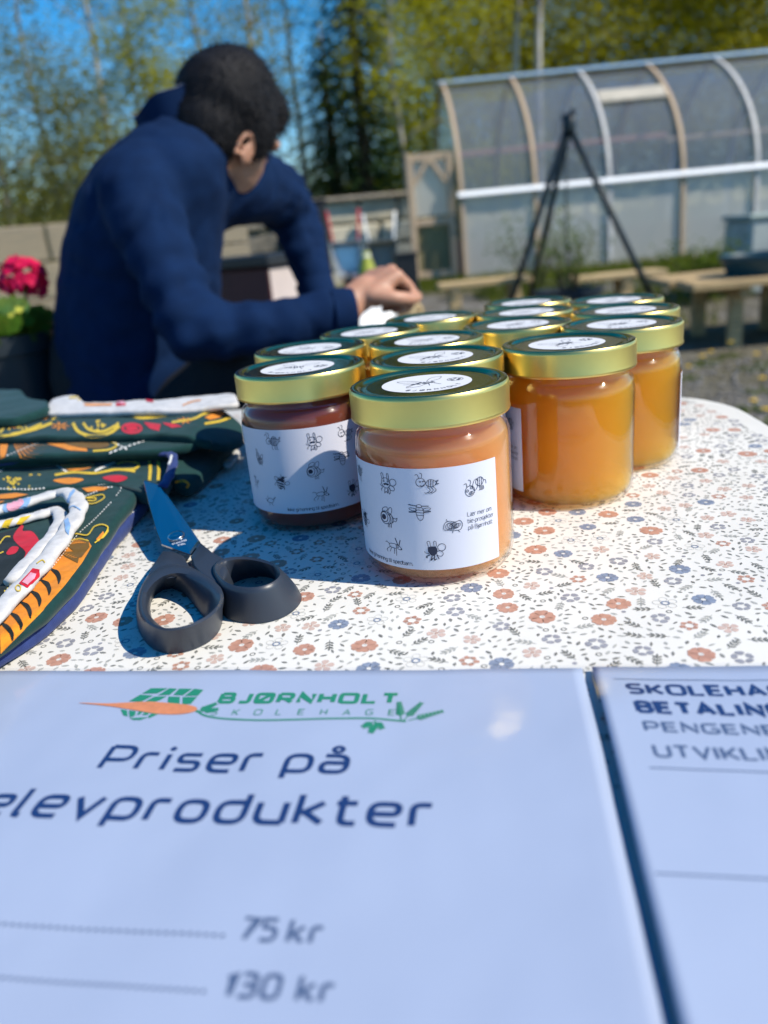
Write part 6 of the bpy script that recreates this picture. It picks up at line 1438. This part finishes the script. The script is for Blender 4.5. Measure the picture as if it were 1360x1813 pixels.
# shoes with white soles
def shoe(A, toe, down):
    toe = toe.normalized(); down = (down - toe * down.dot(toe)).normalized(); sd = toe.cross(down); r = MB(); so = MB()
    for tt, wd, h in ((-.07, .030, .065), (-.05, .038, .075), (.0, .040, .075), (.06, .044, .055), (.12, .046, .040), (.17, .036, .030), (.195, .016, .018)): pass
    S_ = ((-.075, .022, .050), (-.06, .035, .070), (.0, .039, .078), (.05, .043, .062), (.10, .047, .046), (.15, .042, .036), (.18, .028, .026), (.192, .010, .014))
    loft(r, [(A + toe * t_ + down * (.075 - h_ * .5 - .012), sd * w2, down * h_ * .5) for t_, w2, h_ in S_], 18)
    loft(so, [(A + toe * t_ * 1.03 + down * .070, sd * (w2 + .004), down * .014) for t_, w2, h_ in S_], 18, power=.6)
    u_ = r.build('shoe', mat('shoe_grey', (.05, .055, .07), .7) if 'shoe_grey' not in bpy.data.materials else bpy.data.materials['shoe_grey'], person, True); o2 = so.build('sole', M_wht, u_, True, world=False)
    im = person.matrix_world.inverted()
    for v in o2.data.vertices: v.co = im @ v.co
    return u_
shoe(ankN + Vector((.012, 0, -.01)), Vector((.55, .45, .30)), Vector((.45, -.15, .9)))
shoe(ankF, Vector((.9, .2, 0)), Vector((0, 0, -1)))
# hair: cap over the skull, shorter at the nape, plus tufts
hr = MB()
ball(hr, H(0, -.016, .030), (.080, .099, .087), 24, HM); ball(hr, H(0, .045, .062), (.062, .058, .047), 18, HM); ball(hr, H(0, -.046, -.018), (.072, .064, .078), 18, HM); ball(hr, H(0, -.012, .064), (.070, .082, .062), 18, HM)
for s in (-1, 1): ball(hr, H(s * .062, .012, .010), (.021, .040, .050), 12, HM)
ho = weld(hr, 'hair', M_hair, person, .006, 4, lambda co: .0035 * noise.noise(co * 16) + .0008 * noise.noise(co * 70))
rnd = random.Random(9); tf = MB(); inv = person.matrix_world
for p in rnd.sample(list(ho.data.polygons), min(6500, len(ho.data.polygons))):
    c = inv @ p.center; n_ = p.normal; rel = c - hc
    if rel.dot(Ud) < -.045 and rel.dot(Fd) > -.02: continue
    d = (n_ * .42 + Fd * .45 - Ud * .25 + Vector((rnd.gauss(0, .28), rnd.gauss(0, .28), rnd.gauss(0, .25)))).normalized(); s = d.cross(n_).normalized() * .0010; L = rnd.uniform(.008, .017)
    tf.add([c - s, c + s, c + d * L], [(0, 1, 2)])
t_o = obj('hair_tufts', [inv.inverted() @ v for v in tf.v], tf.f, M_hair, None); t_o.parent = ho; tag(t_o, kind='stuff')
# stool and work bench
so_ = empty('stool', (pelv.x, PY, 0), 'plain wooden stool under the seated person', 'stool'); zs = pelv.z - .135
g = MB(); g.lathe([(0, zs - .035), (.16, zs - .035), (.17, zs - .025), (.17, zs - .006), (.165, zs), (0, zs)], (pelv.x - .01, PY, 0), 28); autosmooth(g.build('seat', M_greywood, so_), 40)
for k in range(4):
    a = .785 + k * 1.571; g = MB(); g.tube([Vector((pelv.x - .01 + .17 * math.cos(a), PY + .17 * math.sin(a), 0)), Vector((pelv.x - .01 + .12 * math.cos(a), PY + .12 * math.sin(a), zs - .034))], [.016, .018], 10); g.build('leg', M_greywood, so_, True)
wb = empty('work_bench', (.02, 1.95, 0), 'small pale wooden work bench under the hand', 'bench'); zt = q_(700, 532, 1.95).z; xa, xb = q_(585, 540, 1.95).x, q_(738, 530, 1.95).x
for k in range(4):
    g = MB(); g.box(((xa + xb) / 2, 1.80 + .1 * k, zt - .011), (xb - xa, .093, .022), bev=.003); g.build('board', M_pale, wb)
for lx in (xa + .03, xb - .03):
    for ly in (1.78, 2.10): g = MB(); g.box((lx, ly, (zt - .022) / 2), (.04, .04, zt - .022), bev=.003); g.build('leg', M_pale, wb)
sk_ = MB(); nx_, ny_ = 34, 26; x0_, x1_ = q_(592, 545, 1.82).x, q_(732, 528, 1.82).x
for j in range(ny_ + 1):
    for i in range(nx_ + 1):
        u_, v_ = i / nx_, j / ny_; x = x0_ + (x1_ - x0_) * u_ ; y = 1.74 + .36 * v_
        ed = min(u_, 1 - u_, v_, 1 - v_); z = zt + .003 + (.045 * max(0, noise.noise((x * 9, y * 9, 3)) + .35) + .014 * noise.noise((x * 26, y * 26, 6)) + .012) * min(1, ed * 6)
        if v_ < .06: z -= .05 * (1 - v_ / .06); y = 1.742 - .004
        sk_.v.append(Vector((x + .012 * noise.noise((y * 14, 1, 1)), y, z)))
sk_.f = [(j * (nx_ + 1) + i, j * (nx_ + 1) + i + 1, (j + 1) * (nx_ + 1) + i + 1, (j + 1) * (nx_ + 1) + i) for j in range(ny_) for i in range(nx_)]; sk_.m = [0] * len(sk_.f)
sko = sk_.build('sacking', mat('sackcloth', (.38, .30, .17), .95, noise_amt=.35, nscale=60, bump=.6, bscale=300), None, True); tag(sko, 'crumpled beige sacking lying on the work bench by the hand', 'sacking')
modify(sko, 'SOLIDIFY', thickness=.003)
